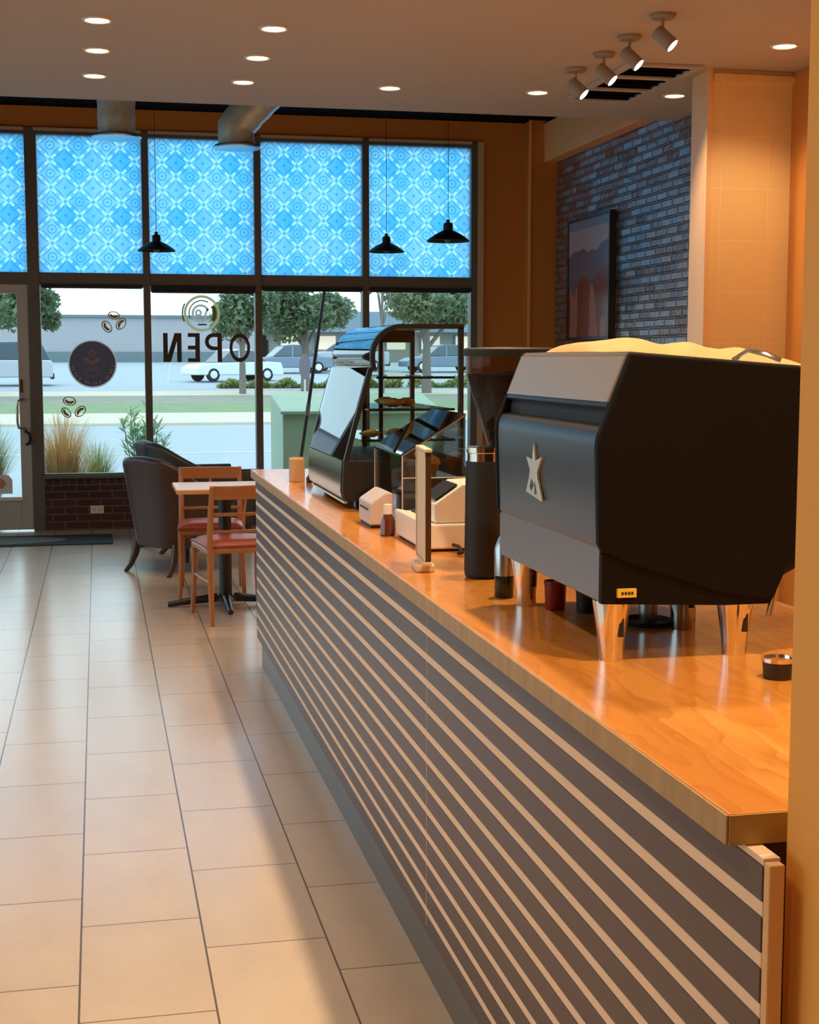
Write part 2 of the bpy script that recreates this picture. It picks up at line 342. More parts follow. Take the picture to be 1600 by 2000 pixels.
M['mat_grey'] = mat('grey_mat_print', (0.17, 0.20, 0.21), 0.8, var=(6, 0.3))
M['asphalt'] = mat('pale_asphalt', (0.38, 0.43, 0.47), 0.85, var=(1.2, 0.06))
M['road_line'] = mat('road_line_paint', (0.62, 0.64, 0.60), 0.8)
M['concrete'] = mat('concrete_kerb', (0.62, 0.54, 0.43), 0.85)
M['bed'] = mat('mulch', (0.20, 0.17, 0.11), 0.95, var=(20, 0.4))
M['grass'] = mat('lawn_grass', (0.21, 0.29, 0.14), 0.95, var=(1.5, 0.3))
M['dry_grass'] = mat('dry_verge', (0.27, 0.27, 0.21), 0.95, var=(1.4, 0.3))
M['leaf'] = leaf_mat('tree_leaf', (0.08, 0.15, 0.07), (0.28, 0.39, 0.25))
M['leaf_light'] = leaf_mat('shrub_leaf', (0.24, 0.46, 0.20), (0.72, 0.86, 0.60))
M['leaf_low'] = leaf_mat('hedge_leaf', (0.18, 0.26, 0.08), (0.45, 0.50, 0.20))
M['straw'] = leaf_mat('straw_blade', (0.72, 0.50, 0.20), (0.95, 0.74, 0.40))
M['green_blade'] = leaf_mat('grass_blade', (0.22, 0.32, 0.09), (0.56, 0.64, 0.30))
M['bark'] = mat('tree_bark', (0.20, 0.18, 0.17), 0.9)
M['far_wall'] = mat('pale_lilac_wall', (0.42, 0.41, 0.44), 0.8)
M['far_wall2'] = mat('tan_store_wall', (0.36, 0.34, 0.30), 0.8)
M['far_band'] = mat('slate_band', (0.16, 0.22, 0.24), 0.8)
M['far_roof'] = mat('blue_slate_roof', (0.13, 0.20, 0.26), 0.7)
M['shop_window'] = emis('lit_shop_window', (0.80, 0.55, 0.22), 0.55)
M['car_white'] = mat('white_car_paint', (0.78, 0.84, 0.86), 0.25, coat=0.5)
M['car_silver'] = mat('silver_car_paint', (0.55, 0.58, 0.66), 0.3, 0.3)
M['car_blue'] = mat('slate_blue_car_paint', (0.20, 0.27, 0.36), 0.3, 0.2)
M['car_glass'] = mat('car_glass', (0.10, 0.14, 0.17), 0.1)
M['tyre'] = mat('tyre_rubber', (0.02, 0.025, 0.03), 0.8)
M['utility_green'] = mat('utility_cabinet_green', (0.27, 0.40, 0.27), 0.5, var=(2.5, 0.12))
M['print_wood'] = grain_mat('sign_walnut', (0.045, 0.018, 0.008), (0.10, 0.045, 0.02), 'Z', 0.3)

# ------------------------------------------------------------------ mesh helpers
class MB:
    def __init__(s): s.v = []; s.f = []
    def add(s, vs, fs):
        o = len(s.v); s.v += [tuple(x) for x in vs]; s.f += [tuple(o+i for i in f) for f in fs]; return s
    def box(s, x0, x1, y0, y1, z0, z1):
        return s.add([(x0,y0,z0),(x1,y0,z0),(x1,y1,z0),(x0,y1,z0),(x0,y0,z1),(x1,y0,z1),(x1,y1,z1),(x0,y1,z1)],
                     [(0,3,2,1),(4,5,6,7),(0,1,5,4),(1,2,6,5),(2,3,7,6),(3,0,4,7)])
    def obox(s, c, size, mat3):   # oriented box
        hx, hy, hz = (q/2 for q in size); vs = []
        for z in (-hz, hz):
            for x, y in ((-hx,-hy),(hx,-hy),(hx,hy),(-hx,hy)): vs.append(Vector(c) + mat3 @ Vector((x, y, z)))
        return s.add(vs, [(0,3,2,1),(4,5,6,7),(0,1,5,4),(1,2,6,5),(2,3,7,6),(3,0,4,7)])
    def prism(s, pts, a, b, plane='XZ'):   # polygon extruded along the missing axis
        def P(p, t):
            return (p[0], t, p[1]) if plane == 'XZ' else ((t, p[0], p[1]) if plane == 'YZ' else (p[0], p[1], t))
        n = len(pts); vs = [P(p, a) for p in pts] + [P(p, b) for p in pts]
        fs = [tuple(range(n)), tuple(range(2*n-1, n-1, -1))] + [((i+1) % n, i, n+i, n+(i+1) % n) for i in range(n)]
        return s.add(vs, fs)
    def ribbon(s, pts, a, b, th, plane='XZ', closed=False):   # thick strip following a 2D path, extruded along the missing axis
        n = len(pts); offp = []
        for i, p in enumerate(pts):
            q0 = pts[(i-1) % n] if (closed or i) else p; q1 = pts[(i+1) % n] if (closed or i < n-1) else p
            d = Vector((q1[0]-q0[0], q1[1]-q0[1])); d.normalize(); offp.append((p[0]-d.y*th, p[1]+d.x*th))
        if closed:
            for i in range(n):
                j = (i+1) % n; s.prism([pts[i], pts[j], offp[j], offp[i]], a, b, plane)
        else:
            def P(p, t): return (p[0], t, p[1]) if plane == 'XZ' else ((t, p[0], p[1]) if plane == 'YZ' else (p[0], p[1], t))
            vs = []
            for i in range(n): vs += [P(pts[i], a), P(pts[i], b), P(offp[i], b), P(offp[i], a)]
            fs = [(4*i+q, 4*i+4+q, 4*i+4+(q+1) % 4, 4*i+(q+1) % 4) for i in range(n-1) for q in range(4)]
            fs += [(0, 1, 2, 3), (4*n-1, 4*n-2, 4*n-3, 4*n-4)]
            s.add(vs, fs)
        return s
    def lathe(s, prof, c=(0,0,0), n=32, mat3=None):
        vs = []; fs = []; m = len(prof); c = Vector(c)
        for i in range(n):
            a = 2*PI*i/n
            for r, z in prof:
                p = Vector((r*math.cos(a), r*math.sin(a), z)); vs.append(c + (mat3 @ p if mat3 else p))
        for i in range(n):
            j = (i+1) % n
            for k in range(m-1): fs.append((i*m+k, j*m+k, j*m+k+1, i*m+k+1))
        if prof[0][0] > 1e-6: fs.append(tuple(i*m for i in range(n-1, -1, -1)))
        if prof[-1][0] > 1e-6: fs.append(tuple(i*m+m-1 for i in range(n)))
        return s.add(vs, fs)
    def tube(s, pts, r, n=10, caps=True):
        pts = [Vector(p) for p in pts]; rs = r if isinstance(r, (list, tuple)) else [r]*len(pts); vs = []; fs = []
        d0 = (pts[1]-pts[0]).normalized(); up = Vector((0,0,1)) if abs(d0.z) < 0.9 else Vector((1,0,0)); u = d0.cross(up).normalized()
        for i, p in enumerate(pts):
            d = (pts[min(i+1, len(pts)-1)] - pts[max(i-1, 0)]).normalized(); u = (u - d*u.dot(d)).normalized(); v = d.cross(u)
            for k in range(n):
                a = 2*PI*k/n; vs.append(p + (u*math.cos(a) + v*math.sin(a))*rs[i])
        for i in range(len(pts)-1):
            for k in range(n):
                l = (k+1) % n; fs.append((i*n+k, i*n+l, (i+1)*n+l, (i+1)*n+k))
        if caps: fs.append(tuple(range(n-1, -1, -1))); fs.append(tuple((len(pts)-1)*n+k for k in range(n)))
        return s.add(vs, fs)
    def arc_stroke(s, cx, cz, r, wd, a0, a1, y0, y1, n=28, sx=1.0):   # curved stroke in the XZ plane
        for i in range(n):
            t0 = a0+(a1-a0)*i/n; t1 = a0+(a1-a0)*(i+1)/n; q = []
            for (rr, t) in ((r-wd/2, t0), (r+wd/2, t0), (r+wd/2, t1), (r-wd/2, t1)): q.append((cx+rr*sx*math.cos(t), cz+rr*math.sin(t)))
            s.prism(q, y0, y1)
        return s
    def bar(s, p, q, wd, y0, y1):   # straight stroke in the XZ plane
        d = Vector((q[0]-p[0], q[1]-p[1])).normalized(); nx, nz_ = -d.y*wd/2, d.x*wd/2
        return s.prism([(p[0]+nx, p[1]+nz_), (q[0]+nx, q[1]+nz_), (q[0]-nx, q[1]-nz_), (p[0]-nx, p[1]-nz_)], y0, y1)
    def rot(s, deg, c=(0,0,0)):
        m = Matrix.Rotation(R(deg), 3, 'Z'); c = Vector(c); s.v = [tuple(c + m @ (Vector(p)-c)) for p in s.v]; return s

def build(name, mb, m, parent=None, bevel=0.0, smooth=False, local=False, seg=2):
    me = bpy.data.meshes.new(name); vs = mb.v
    if parent is not None and not local:
        L = parent.location
        if parent.parent: L = L + parent.parent.location
        vs = [(a-L.x, b-L.y, c-L.z) for a, b, c in vs]
    me.from_pydata(vs, [], mb.f); me.validate(); me.materials.append(m)
    import bmesh
    bm = bmesh.new(); bm.from_mesh(me); bmesh.ops.recalc_face_normals(bm, faces=bm.faces); bm.to_mesh(me); bm.free()
    if smooth:
        for p in me.polygons: p.use_smooth = True
        try: me.set_sharp_from_angle(angle=R(38))
        except Exception: pass
    o = bpy.data.objects.new(name, me); col.objects.link(o)
    if parent is not None: o.parent = parent
    if bevel:
        b = o.modifiers.new('bevel', 'BEVEL'); b.width = bevel; b.segments = seg; b.limit_method = 'ANGLE'; b.angle_limit = R(35)
        b.harden_normals = False
    return o

def tag(o, label, cat, group=None, kind=None):
    o['label'] = label; o['category'] = cat
    if group: o['group'] = group
    if kind: o['kind'] = kind
    return o
def thing(name, label, cat, loc=(0,0,0), rz=0.0, group=None):
    o = bpy.data.objects.new(name, None); col.objects.link(o); o.location = loc; o.rotation_euler = (0, 0, R(rz)); o.empty_display_size = 0.1
    return tag(o, label, cat, group)
def struct(name, mb, m, label=None, bevel=0.0, parent=None):
    o = build(name, mb, m, parent, bevel)
    if parent is None: o['kind'] = 'structure'
    if label: o['label'] = label
    return o
def dup(root, loc, rz=None, label=None, scale=None):
    r = root.copy(); col.objects.link(r); r.location = loc
    if rz is not None: r.rotation_euler = (0, 0, R(rz))
    if label: r['label'] = label
    if scale: r.scale = (scale,)*3
    for ch in list(root.children):
        c = ch.copy(); col.objects.link(c); c.parent = r
        for gch in ch.children:
            d = gch.copy(); col.objects.link(d); d.parent = c
    return r

# ================================================================== THE ROOM
WY = 12.85            # inner face of the window wall
CZ = 3.2              # white ceiling
XR = 4.106            # right wall
XL = -4.4
YB = -3.0
struct('floor', MB().box(XL-0.2, XR+0.2, YB-0.2, WY+0.12, -0.12, 0.0), M['floor'], 'long beige grey floor tiles laid along the counter')
struct('ceiling', MB().box(XL-0.2, XR+0.2, YB-0.2, 9.93, CZ, CZ+0.12), M['ceiling'], 'smooth taupe lower ceiling with round downlights')
up = MB().box(XL-0.2, XR+0.2, 9.9, WY+0.2, 3.63, 3.78); up.box(XL-0.2, XR+0.2, 9.80, 9.93, CZ+0.121, 3.63)
struct('ceiling_recess', up, M['dark_ceiling'], 'raised ceiling, coloured black for want of light, between the lower ceiling and the windows')
wl = MB().box(XL-0.2, XL, YB, WY+0.1, 0, 0.48); wl.box(XL-0.2, XL, YB, WY+0.1, 3.0, 3.63); wl.box(XL-0.2, XL, YB, 1.0, 0.48, 3.0)
struct('wall_left', wl, M['side_wall'])
for i_ in range(5):  # unseen windows along the left wall, added to let daylight in
    ya_, yb_ = 1.0+i_*2.35, 1.0+(i_+1)*2.35
    fw = MB().box(XL-0.12, XL, yb_-0.05, yb_+0.05 if i_ < 4 else WY, 0.48, 3.0); fw.box(XL-0.12, XL, ya_+0.05, yb_-0.05, 0.48, 0.53); fw.box(XL-0.12, XL, ya_+0.05, yb_-0.05, 2.95, 3.0)
    sw = struct('window_%d' % (11+i_), fw, M['aluminium'])
    struct('glass_pane', MB().box(XL-0.06, XL-0.059999, ya_+0.05, yb_-0.05, 0.53, 2.95), M['glass'], parent=sw)
struct('wall_rear', MB().box(XL-0.2, XR+0.2, YB-0.2, YB, 0, CZ), M['side_wall'])
struct('wall_right', MB().box(XR, XR+0.15, 8.37, WY+0.1, 0, 3.63), M['painted_brick'], 'dark glossy painted brick wall to the right of the windows')
struct('wall_right_near', MB().box(XR, XR+0.15, YB, 8.37, 0, CZ), M['orange_wall'])
struct('wall_partition', MB().box(0.778, 0.95, -1.2, 1.50, 0, CZ), M['partition'], 'mustard painted wall end at the right edge beside the counter end')
# tiled column
cc = MB().box(3.580, XR, 8.12, 8.36, 0, CZ)
ob = struct('column', cc, M['column_tile'], 'tan square tiled column in front of the brick wall')
struct('column_edge_trim', MB().box(3.562, 3.592, 8.112, 8.14, 0, CZ), M['column_side'], parent=ob)
struct('column_side_face', MB().box(3.570, 3.580, 8.13, 8.365, 0, CZ), M['column_side'], parent=ob)
struct('column_top_trim', MB().box(3.60, XR, 8.09, 8.12, 3.13, 3.17), M['column_tile'], parent=ob)
# window wall solid parts
struct('wall_back', MB().box(3.47, XR, WY, WY+0.15, 0, 3.63), M['orange_wall'], 'orange wall strip between last window and brick corner')
struct('wall_back_lintel', MB().box(XL, 3.47, WY, WY+0.15, 3.45, 3.63), M['orange_wall'], 'orange band above the windows')
struct('wall_back_pier', MB().box(3.86, XR, 12.66, WY, 0, 3.63), M['orange_wall'], 'orange pier in the corner beside the brick wall')
struct('highlight_pier', MB().box(3.845, 3.865, 12.645, 12.67, 0, 3.63), M['beam'])  # bright strip standing in for the highlight along the pier corner
struct('beam', MB().box(3.98, XR, 8.37, 12.66, 3.262, 3.60), M['beam'], 'tan painted beam running along the top of brick wall', bevel=0.004)
# brick plinth under the windows
bp = MB().box(-0.4695, 3.9, WY-0.02, WY+0.15, 0, 0.385)
pl = struct('wall_back_plinth', bp, M['red_brick'], 'low dark red brick wall under the windows')
struct('soldier_course', MB().box(-0.4695, 3.9, WY-0.024, WY+0.15, 0.385, 0.455), M['soldier_brick'], parent=pl)
struct('trim_sill', MB().box(-0.50, 3.46, WY-0.045, WY+0.10, 0.455, 0.485), M['aluminium'], bevel=0.003)
struct('wall_back_plinth_left', MB().box(XL, -1.53, WY-0.02, WY+0.15, 0, 0.455), M['red_brick'])

# windows: mullion bays
mull = [-4.40, -3.45, -2.49, -1.53, -0.52, 0.438, 1.411, 2.380, 3.385]
mw = 0.030
Z_SILL, Z_T0, Z_T1, Z_TOP = 0.485, 2.112, 2.235, 3.395
k = 0
for i in range(len(mull)-1):
    a, b = mull[i], mull[i+1]; k += 1
    w0 = 0.050 if abs(b+0.52) < .01 else mw
    is_door = abs(a+1.53) < 0.01
    f = MB().box(b-w0, b+w0, WY-0.02, WY+0.10, 0.0 if (is_door or abs(b+1.53) < .01) else Z_SILL, 3.45)
    f.box(a+mw, b-w0, WY-0.015, WY+0.09, Z_T0+0.02, Z_T1)         # transom
    f.box(a+mw, b-w0, WY-0.015, WY+0.09, Z_TOP, 3.45)         # head
    if not is_door: f.box(a+mw, b-w0, WY, WY+0.09, Z_SILL, Z_SILL+0.012)
    fr = struct('window_%d' % k, f, M['aluminium'], bevel=0.003)
    if is_door: fr['label'] = 'transom light over the glass door'
    struct('head_trim', MB().box(a+mw, b-w0, WY-0.03, WY-0.0155, 3.425, 3.45), M['aluminium_trim'], parent=fr)
    struct('patterned_film', MB().box(a+mw, b-w0, WY+0.030, WY+0.034, Z_T1, Z_TOP), M['film'], parent=fr)
    if not is_door:
        g_ = struct('glass_pane', MB().box(a+mw, b-w0, WY+0.03, WY+0.030001, Z_SILL+0.012, Z_T0+0.02), M['glass'], parent=fr)
jb = MB().box(3.415, 3.47, WY-0.025, WY+0.1, 0.455, 3.45)
struct('trim_jamb', jb, M['aluminium_trim'], 'pale jamb of the last window')

# rolled roller shades under the transom
for (a, b, h, lab) in ((-0.46, 0.405, 0.022, 'rolled black roller shade, slimmest, over the window beside the door'),
                       (0.470, 1.380, 0.055, 'thick rolled black roller shade above the OPEN lettering'),
                       (1.442, 2.349, 0.030, 'rolled black roller shade above window behind the pastry case'),
                       (2.411, 3.354, 0.030, 'rolled black roller shade on the rightmost window')):
    zt = Z_T0+0.02
    t = thing('roller_shade', lab, 'window shade', (a, WY-0.03, zt-h-0.01), group='rolled window shades')
    build('cassette', MB().box(a, b, WY-0.045, WY+0.02, zt-h, zt), M['matte_black'], t, bevel=0.004)
    build('hem_bar', MB().tube([(a+0.01, WY-0.010, zt-h-0.004), (b-0.01, WY-0.010, zt-h-0.004)], 0.005, 8), M['matte_black'], t)

# glass door
dl, dr = -1.49, -0.572
d = MB().box(dr-0.095, dr, WY-0.005, WY+0.045, 0.015, Z_T0+0.018)
d.box(dl, dl+0.095, WY-0.005, WY+0.045, 0.015, Z_T0+0.018)
d.box(dl+0.095, dr-0.095, WY-0.005, WY+0.045, 0.015, 0.275); d.box(dl+0.095, dr-0.095, WY-0.005, WY+0.045, 2.055, Z_T0+0.018)
dd = struct('door_1', d, M['door_frame'], 'glass entrance door with taupe metal frame', bevel=0.004)
struct('glass_pane', MB().box(dl+0.095, dr-0.095, WY+0.02, WY+0.020001, 0.275, 2.055), M['glass'], parent=dd)
struct('glazing_bead', MB().box(dl+0.095, dr-0.085, WY-0.02, WY-0.006, 0.272, 0.302), M['sticker'], parent=dd)
hx = -0.655
h = MB().tube([(hx+0.03, WY-0.006, 1.145), (hx+0.025, WY-0.05, 1.15), (hx-0.02, WY-0.075, 1.14), (hx-0.028, WY-0.075, 1.08), (hx-0.028, WY-0.075, 0.96), (hx-0.02, WY-0.07, 0.905), (hx+0.03, WY-0.045, 0.895), (hx+0.035, WY-0.006, 0.895)], 0.011, 10)
build('pull_handle', h, M['steel'], dd, smooth=True)
build('lock', MB().box(hx+0.0, hx+0.022, WY-0.012, WY-0.0055, 1.205, 1.32), M['olive_vinyl'], dd, bevel=0.002)
build('latch_lever', MB().tube([(hx+0.03, WY-0.03, 0.875), (hx+0.065, WY-0.045, 0.855), (hx+0.075, WY-0.045, 0.80), (hx+0.06, WY-0.03, 0.765), (hx+0.04, WY-0.0055, 0.76)], 0.012, 10), M['matte_black'], dd, smooth=True)
st_ = MB().prism([(-1.02+0.0, 0.33), (-0.745, 0.33), (-0.745, 0.45), (-0.775, 0.49), (-0.85, 0.50), (-1.02, 0.50)], WY+0.012, WY+0.016)
ds = thing('door_sticker', 'white rounded sticker low on the glass door pane', 'sticker', (-0.88, WY+0.012, 0.33))
build('backing', st_, M['sticker'], ds)
build('printed_mark', MB().lathe([(0.0, 0), (0.045, 0.0), (0.045, 0.002), (0, 0.002)], (-0.85, WY+0.011, 0.42), 20, Matrix.Rotation(R(90), 3, 'X')), M['rose_vinyl'], ds)

# wall outlet
t = thing('wall_outlet', 'white outlet plate on the brick under the window', 'outlet', (-0.03, WY-0.03, 0.18))
build('cover_plate', MB().box(-0.088, 0.028, WY-0.030, WY-0.0205, 0.145, 0.215), M['white'], t, bevel=0.003)
for q in (-0.056, -0.004): build('socket', MB().box(q-0.014, q+0.014, WY-0.032, WY-0.0302, 0.164, 0.196), M['cream'], t, bevel=0.002)

# door mat
t = thing('door_mat', 'dark rectangular entrance mat with a grey oval print', 'mat', (-0.9, 12.1, 0))
build('mat_base', MB().box(-1.95, 0.092, 11.80, 12.44, 0.0, 0.010), M['mat_dark'], t, bevel=0.003)
build('oval_print', MB().lathe([(0.0, 0.0), (0.235, 0.0), (0.235, 0.001), (0.0, 0.001)], (0, 0, 0), 48, Matrix(((2.7, 0, 0), (0, 1.05, 0), (0, 0, 1)))), M['mat_grey'], t, local=True)
t.children[-1].location = (-0.02, 0.02, 0.0102)

# ================================================================== CEILING FIXTURES
def make_downlight():
    t = thing('downlight', '', 'ceiling light', (0, 0, CZ), group='round recessed ceiling downlights')
    build('trim_ring', MB().lathe([(0.060, -0.0005), (0.060, -0.006), (0.066, -0.009), (0.076, -0.006), (0.078, -0.0005)], (0, 0, 0), 32), M['lamp_trim'], t, local=True, smooth=True)
    build('lens', MB().lathe([(0.0, -0.004), (0.058, -0.004), (0.060, -0.0015), (0.0, -0.0015)], (0, 0, 0), 32), M['lamp_lens'], t, local=True)
    return t
def spot(parent, loc, watts, angle=130, blend=0.6, size=0.06, rot=(0, 0, 0), color=WARM):
    ld = bpy.data.lights.new('lamp_beam', 'SPOT'); ld.energy = watts; ld.color = color; ld.spot_size = R(angle); ld.spot_blend = blend; ld.shadow_soft_size = size
    lo = bpy.data.objects.new('lamp_beam', ld); col.objects.link(lo); lo.parent = parent; lo.location = loc; lo.rotation_euler = rot
    return lo
DL = [(0.022, 9.09, 'downlight in the left ceiling row, nearest the windows'),
      (0.038, 8.35, 'middle downlight of the three in the left ceiling row'),
      (0.038, 7.62, 'left row downlight closest to the top edge of the photo'),
      (0.920, 9.10, 'second row downlight above the second air duct, nearest the windows'),
      (0.928, 8.36, 'middle one of the second row of ceiling downlights'),
      (0.932, 7.62, 'second row downlight, third back from the windows'),
      (0.950, 6.88, 'downlight cut off by the top edge of the photo'),
      (1.845, 9.10, 'lone downlight over the blue window between pendant and duct'),
      (2.802, 9.05, 'downlight just left of the track spotlights'),
      (3.706, 8.97, 'downlight between the ceiling vent and the tiled column'),
      (3.711, 7.445, 'downlight above the tiled column at the right')]
proto = None
def place_dl(x, y, lab, watts, seen=True):
    global proto
    if proto is None: o = make_downlight(); proto = o; o.location = (x, y, CZ)
    else:
        o = proto.copy(); col.objects.link(o); o.location = (x, y, CZ)
        for ch in proto.children:
            if ch.type == 'MESH': c = ch.copy(); col.objects.link(c); c.parent = o
    o['label'] = lab
    if not seen: o['group'] = 'unseen downlights added to light the room'
    spot(o, (0, 0, -0.03), watts)
for x, y, lab in DL: place_dl(x, y, lab, SPOT_W*(0.35 if x < 1.0 else 0.75))
for yy in (5.2, 3.4, 1.7, 0.0):  # unseen downlights, added to light the counter and near room
    for xx in (-2.6, -0.6, 1.25, 2.8):
        wt = SPOT_NEAR_W if xx == 1.25 else SPOT_W*(0.35 if xx < -1 else (0.85 if xx < 0 else 0.45))
        place_dl(xx, yy, 'unseen recessed ceiling downlight added to light the near side of the room', wt, False)
for xx in (-2.6, -1.4):  # two more unseen downlights, added out of view on the left
    place_dl(xx, 8.3, 'unseen recessed ceiling downlight added over the left side of the room', SPOT_W*0.25, False)

# ceiling vent
t = thing('ceiling_vent', 'long rectangular ceiling air vent with dark louvred openings', 'vent', (3.27, 8.62, CZ))
fm = MB()
x0, x1, y0, y1 = 3.03, 3.50, 8.03, 9.22
for (a, b, c_, d_) in ((x0, x1, y0, y0+.05), (x0, x1, y1-.05, y1), (x0, x0+.05, y0+.05, y1-.05), (x1-.05, x1, y0+.05, y1-.05), (x0+.05, x1-.05, 8.38, 8.44), (x0+.05, x1-.05, 8.78, 8.84)):
    fm.box(a, b, c_, d_, CZ-0.018, CZ-0.0005)
build('frame', fm, M['ceiling'], t, bevel=0.003)
for (a, b) in ((8.08, 8.38), (8.44, 8.78), (8.84, 9.17)):
    build('opening_shade', MB().box(x0+.05, x1-.05, a, b, CZ-0.003, CZ-0.0006), M['dark_ceiling'], t)  # black sheet standing in for the shade inside the vent
    lv = MB()
    for q in range(3):
        yy = a + (b-a)*(q+0.5)/3; lv.obox((3.265, yy, CZ-0.010), (0.36, 0.03, 0.0015), Matrix.Rotation(R(32), 3, 'X'))
    o_ = build('louvre', lv, M['dark_ceiling'], t)

# track spotlights
tl = [(2.786, 6.914, 'spotlight nearest the camera in the ceiling row of four'),
      (2.797, 7.400, 'second nearest of the four tilting ceiling spotlights'),
      (2.810, 7.830, 'third tilting ceiling spotlight, hanging over the vent'),
      (2.794, 8.269, 'farthest and dimmest of the four tilting ceiling spotlights')]
tp = None
for i, (x, y, lab) in enumerate(tl):
    if tp is None:
        t = thing('ceiling_spotlight', lab, 'spotlight', (x, y, CZ), group='row of tilting ceiling spotlights'); tp = t
        build('canopy', MB().lathe([(0.0, -0.022), (0.055, -0.022), (0.062, -0.014), (0.062, -0.0005), (0, -0.0005)], (0, 0, 0), 28), M['fixture'], t, local=True, smooth=True)
        build('stem', MB().tube([(0, 0, -0.02), (0, 0, -0.10)], 0.008, 10), M['fixture'], t, local=True)
        ax = Vector((0.60, -0.42, -0.68)).normalized(); q = ax.to_track_quat('Z', 'X').to_matrix()
        c0 = Vector((-0.01, 0, -0.10))
        hd = build('lamp_head', MB().lathe([(0.0, -0.03), (0.032, -0.03), (0.037, -0.025), (0.037, 0.085), (0.034, 0.085), (0.034, 0.070), (0.0, 0.070)], c0, 28, q), M['fixture'], t, local=True, smooth=True)
        ln = build('lens', MB().lathe([(0.0, 0.0705), (0.0335, 0.0705), (0.0335, 0.084), (0.0, 0.084)], c0, 28, q), M['lamp_lens'], hd, local=True)
        spos = c0 + ax*0.13; srot = (-ax).to_track_quat('Z', 'X').to_euler()
    else: t = dup(tp, (x, y, CZ), label=lab)
    spot(t, tuple(spos), TRACK_W*(1.0 if i < 3 else 0.4), 80, 0.7, 0.03, tuple(srot))

# pendants
def make_pendant(loc, cord_top):
    t = thing('pendant_lamp', '', 'pendant lamp', loc, group='black barn pendant lamps by the windows')
    prof = [(0.0, 0.150), (0.012, 0.150), (0.014, 0.130), (0.030, 0.124), (0.034, 0.112), (0.034, 0.075), (0.044, 0.070), (0.090, 0.048), (0.135, 0.016), (0.152, 0.002), (0.152, -0.004), (0.148, -0.004), (0.130, 0.012), (0.086, 0.042), (0.040, 0.062), (0.0, 0.064)]
    build('shade', MB().lathe(prof, (0, 0, 0), 40), M['matte_black'], t, local=True, smooth=True)
    build('cord', MB().tube([(0, 0, 0.150), (0, 0, cord_top-loc[2])], 0.0022, 8), M['matte_black'], t, local=True)
    build('bulb', MB().lathe([(0.0, -0.012), (0.018, -0.006), (0.028, 0.012), (0.024, 0.034), (0.013, 0.0615), (0.0, 0.0615)], (0, 0, 0), 20), mat('grey_bulb', (0.12, 0.12, 0.12), 0.3), t, local=True, smooth=True)
    return t
p1 = make_pendant((0.488, 11.9, 2.365), 3.63); p1['label'] = 'leftmost black pendant lamp, in front of the second mullion'
p2 = dup(p1, (2.380, 11.9, 2.385), label='middle black pendant lamp, beside the mullion right of centre')
p3 = dup(p1, (2.690, 11.0, 2.408), label='rightmost and largest looking black pendant lamp', scale=1.10)

# spiral ducts
def duct(name_loc, pts, label):
    t = thing('air_duct', label, 'air duct', name_loc, group='galvanised air ducts at the windows')
    P = [Vector(p) for p in pts]; path = [P[0]]
    for a, b in zip(P, P[1:]):
        n = max(2, int((b-a).length/0.035))
        for i in range(1, n+1): path.append(a.lerp(b, i/n))
    rad = [0.142 + (0.004 if i % 3 == 0 else 0) for i in range(len(path))]
    build('duct_body', MB().tube(path, rad, 32), M['galv'], t, smooth=True)
    b = path[0]
    build('diffuser_rim', MB().lathe([(0.138, 0.0), (0.170, -0.006), (0.190, -0.022), (0.186, -0.030), (0.150, -0.026), (0.0, -0.024)], (b.x, b.y, b.z), 40), M['steel'], t, smooth=True)
    return t
duct((0.185, 11.5, 3.20), [(0.185, 11.5, 3.215), (0.185, 11.5, 3.42), (0.195, 11.5, 3.655)], 'straight silver air duct above the left pane')
duct((1.11, 11.5, 3.17), [(1.105, 11.5, 3.165), (1.100, 11.5, 3.300), (1.20, 11.48, 3.42), (1.42, 11.45, 3.64)], 'bent silver air duct angling up to the right')

# ================================================================== PICTURE ON THE BRICK WALL
t = thing('framed_picture', 'tall framed print in a thick black frame on the brick wall', 'picture', (XR-0.04, 11.65, 1.66))
fy0, fy1, fz0, fz1 = 11.08, 12.15, 1.655, 2.69
fm = MB()
for (a, b, c_, d_) in ((fy0, fy1, fz0, fz0+.025), (fy0, fy1, fz1-.025, fz1), (fy0, fy0+.025, fz0+.025, fz1-.025), (fy1-.025, fy1, fz0+.025, fz1-.025)): fm.box(XR-0.062, XR-0.001, a, b, c_, d_)
build('frame', fm, M['black'], t, bevel=0.003)
build('print', MB().box(XR-0.052, XR-0.002, fy0+.025, fy1-.025, fz0+.025, fz1-.025), poster_mat(), t)

# ================================================================== COUNTER
CX, CT, TH = 0.717, 0.965, 0.038
Y0, Y1 = 1.528, 6.93
t = thing('service_counter', 'long service counter base clad in dark brown slats with pale stripes', 'counter', (1.0, 4.2, 0))
PX = CX+0.020
build('carcass', MB().box(PX+0.022, 1.42, Y0+0.02, Y1-0.06, 0.165, CT-TH), M['slat'], t)
build('toe_kick', MB().box(PX+0.020, 1.40, Y0+0.06, Y1-0.02, 0.0, 0.165), M['toe'], t)
def slats(y0, y1):
    m1 = MB(); z = 0.918
    for i in range(13):
        zb = z-0.0440
        m1.box(PX, PX+0.010, y0, y1, zb, z); z -= 0.0613
    return m1
segs = [(Y0-0.050, 3.215), (3.221, 5.015), (5.021, Y1+0.005)]
for a, b in segs:
    bk = build('front_panel', MB().box(PX+0.0012, PX+0.022, a, b, 0.143, CT-TH-0.001), M['gap'], t)
    sl = build('slat_face', slats(a, b), M['slat'], bk, bevel=0.0012, seg=1); sl.parent = bk
    sl.matrix_parent_inverse = Matrix.Identity(4)
for ys_ in (3.218, 5.018): build('seam_strip', MB().box(PX+0.0008, PX+0.02, ys_-0.0028, ys_+0.0028, 0.150, 0.918), M['gap'], t)
build('end_post', MB().box(PX+0.001, 0.7575, Y0-0.066, Y0-0.0505, 0.0, CT-TH-0.004), M['end_trim'], t, bevel=0.002)
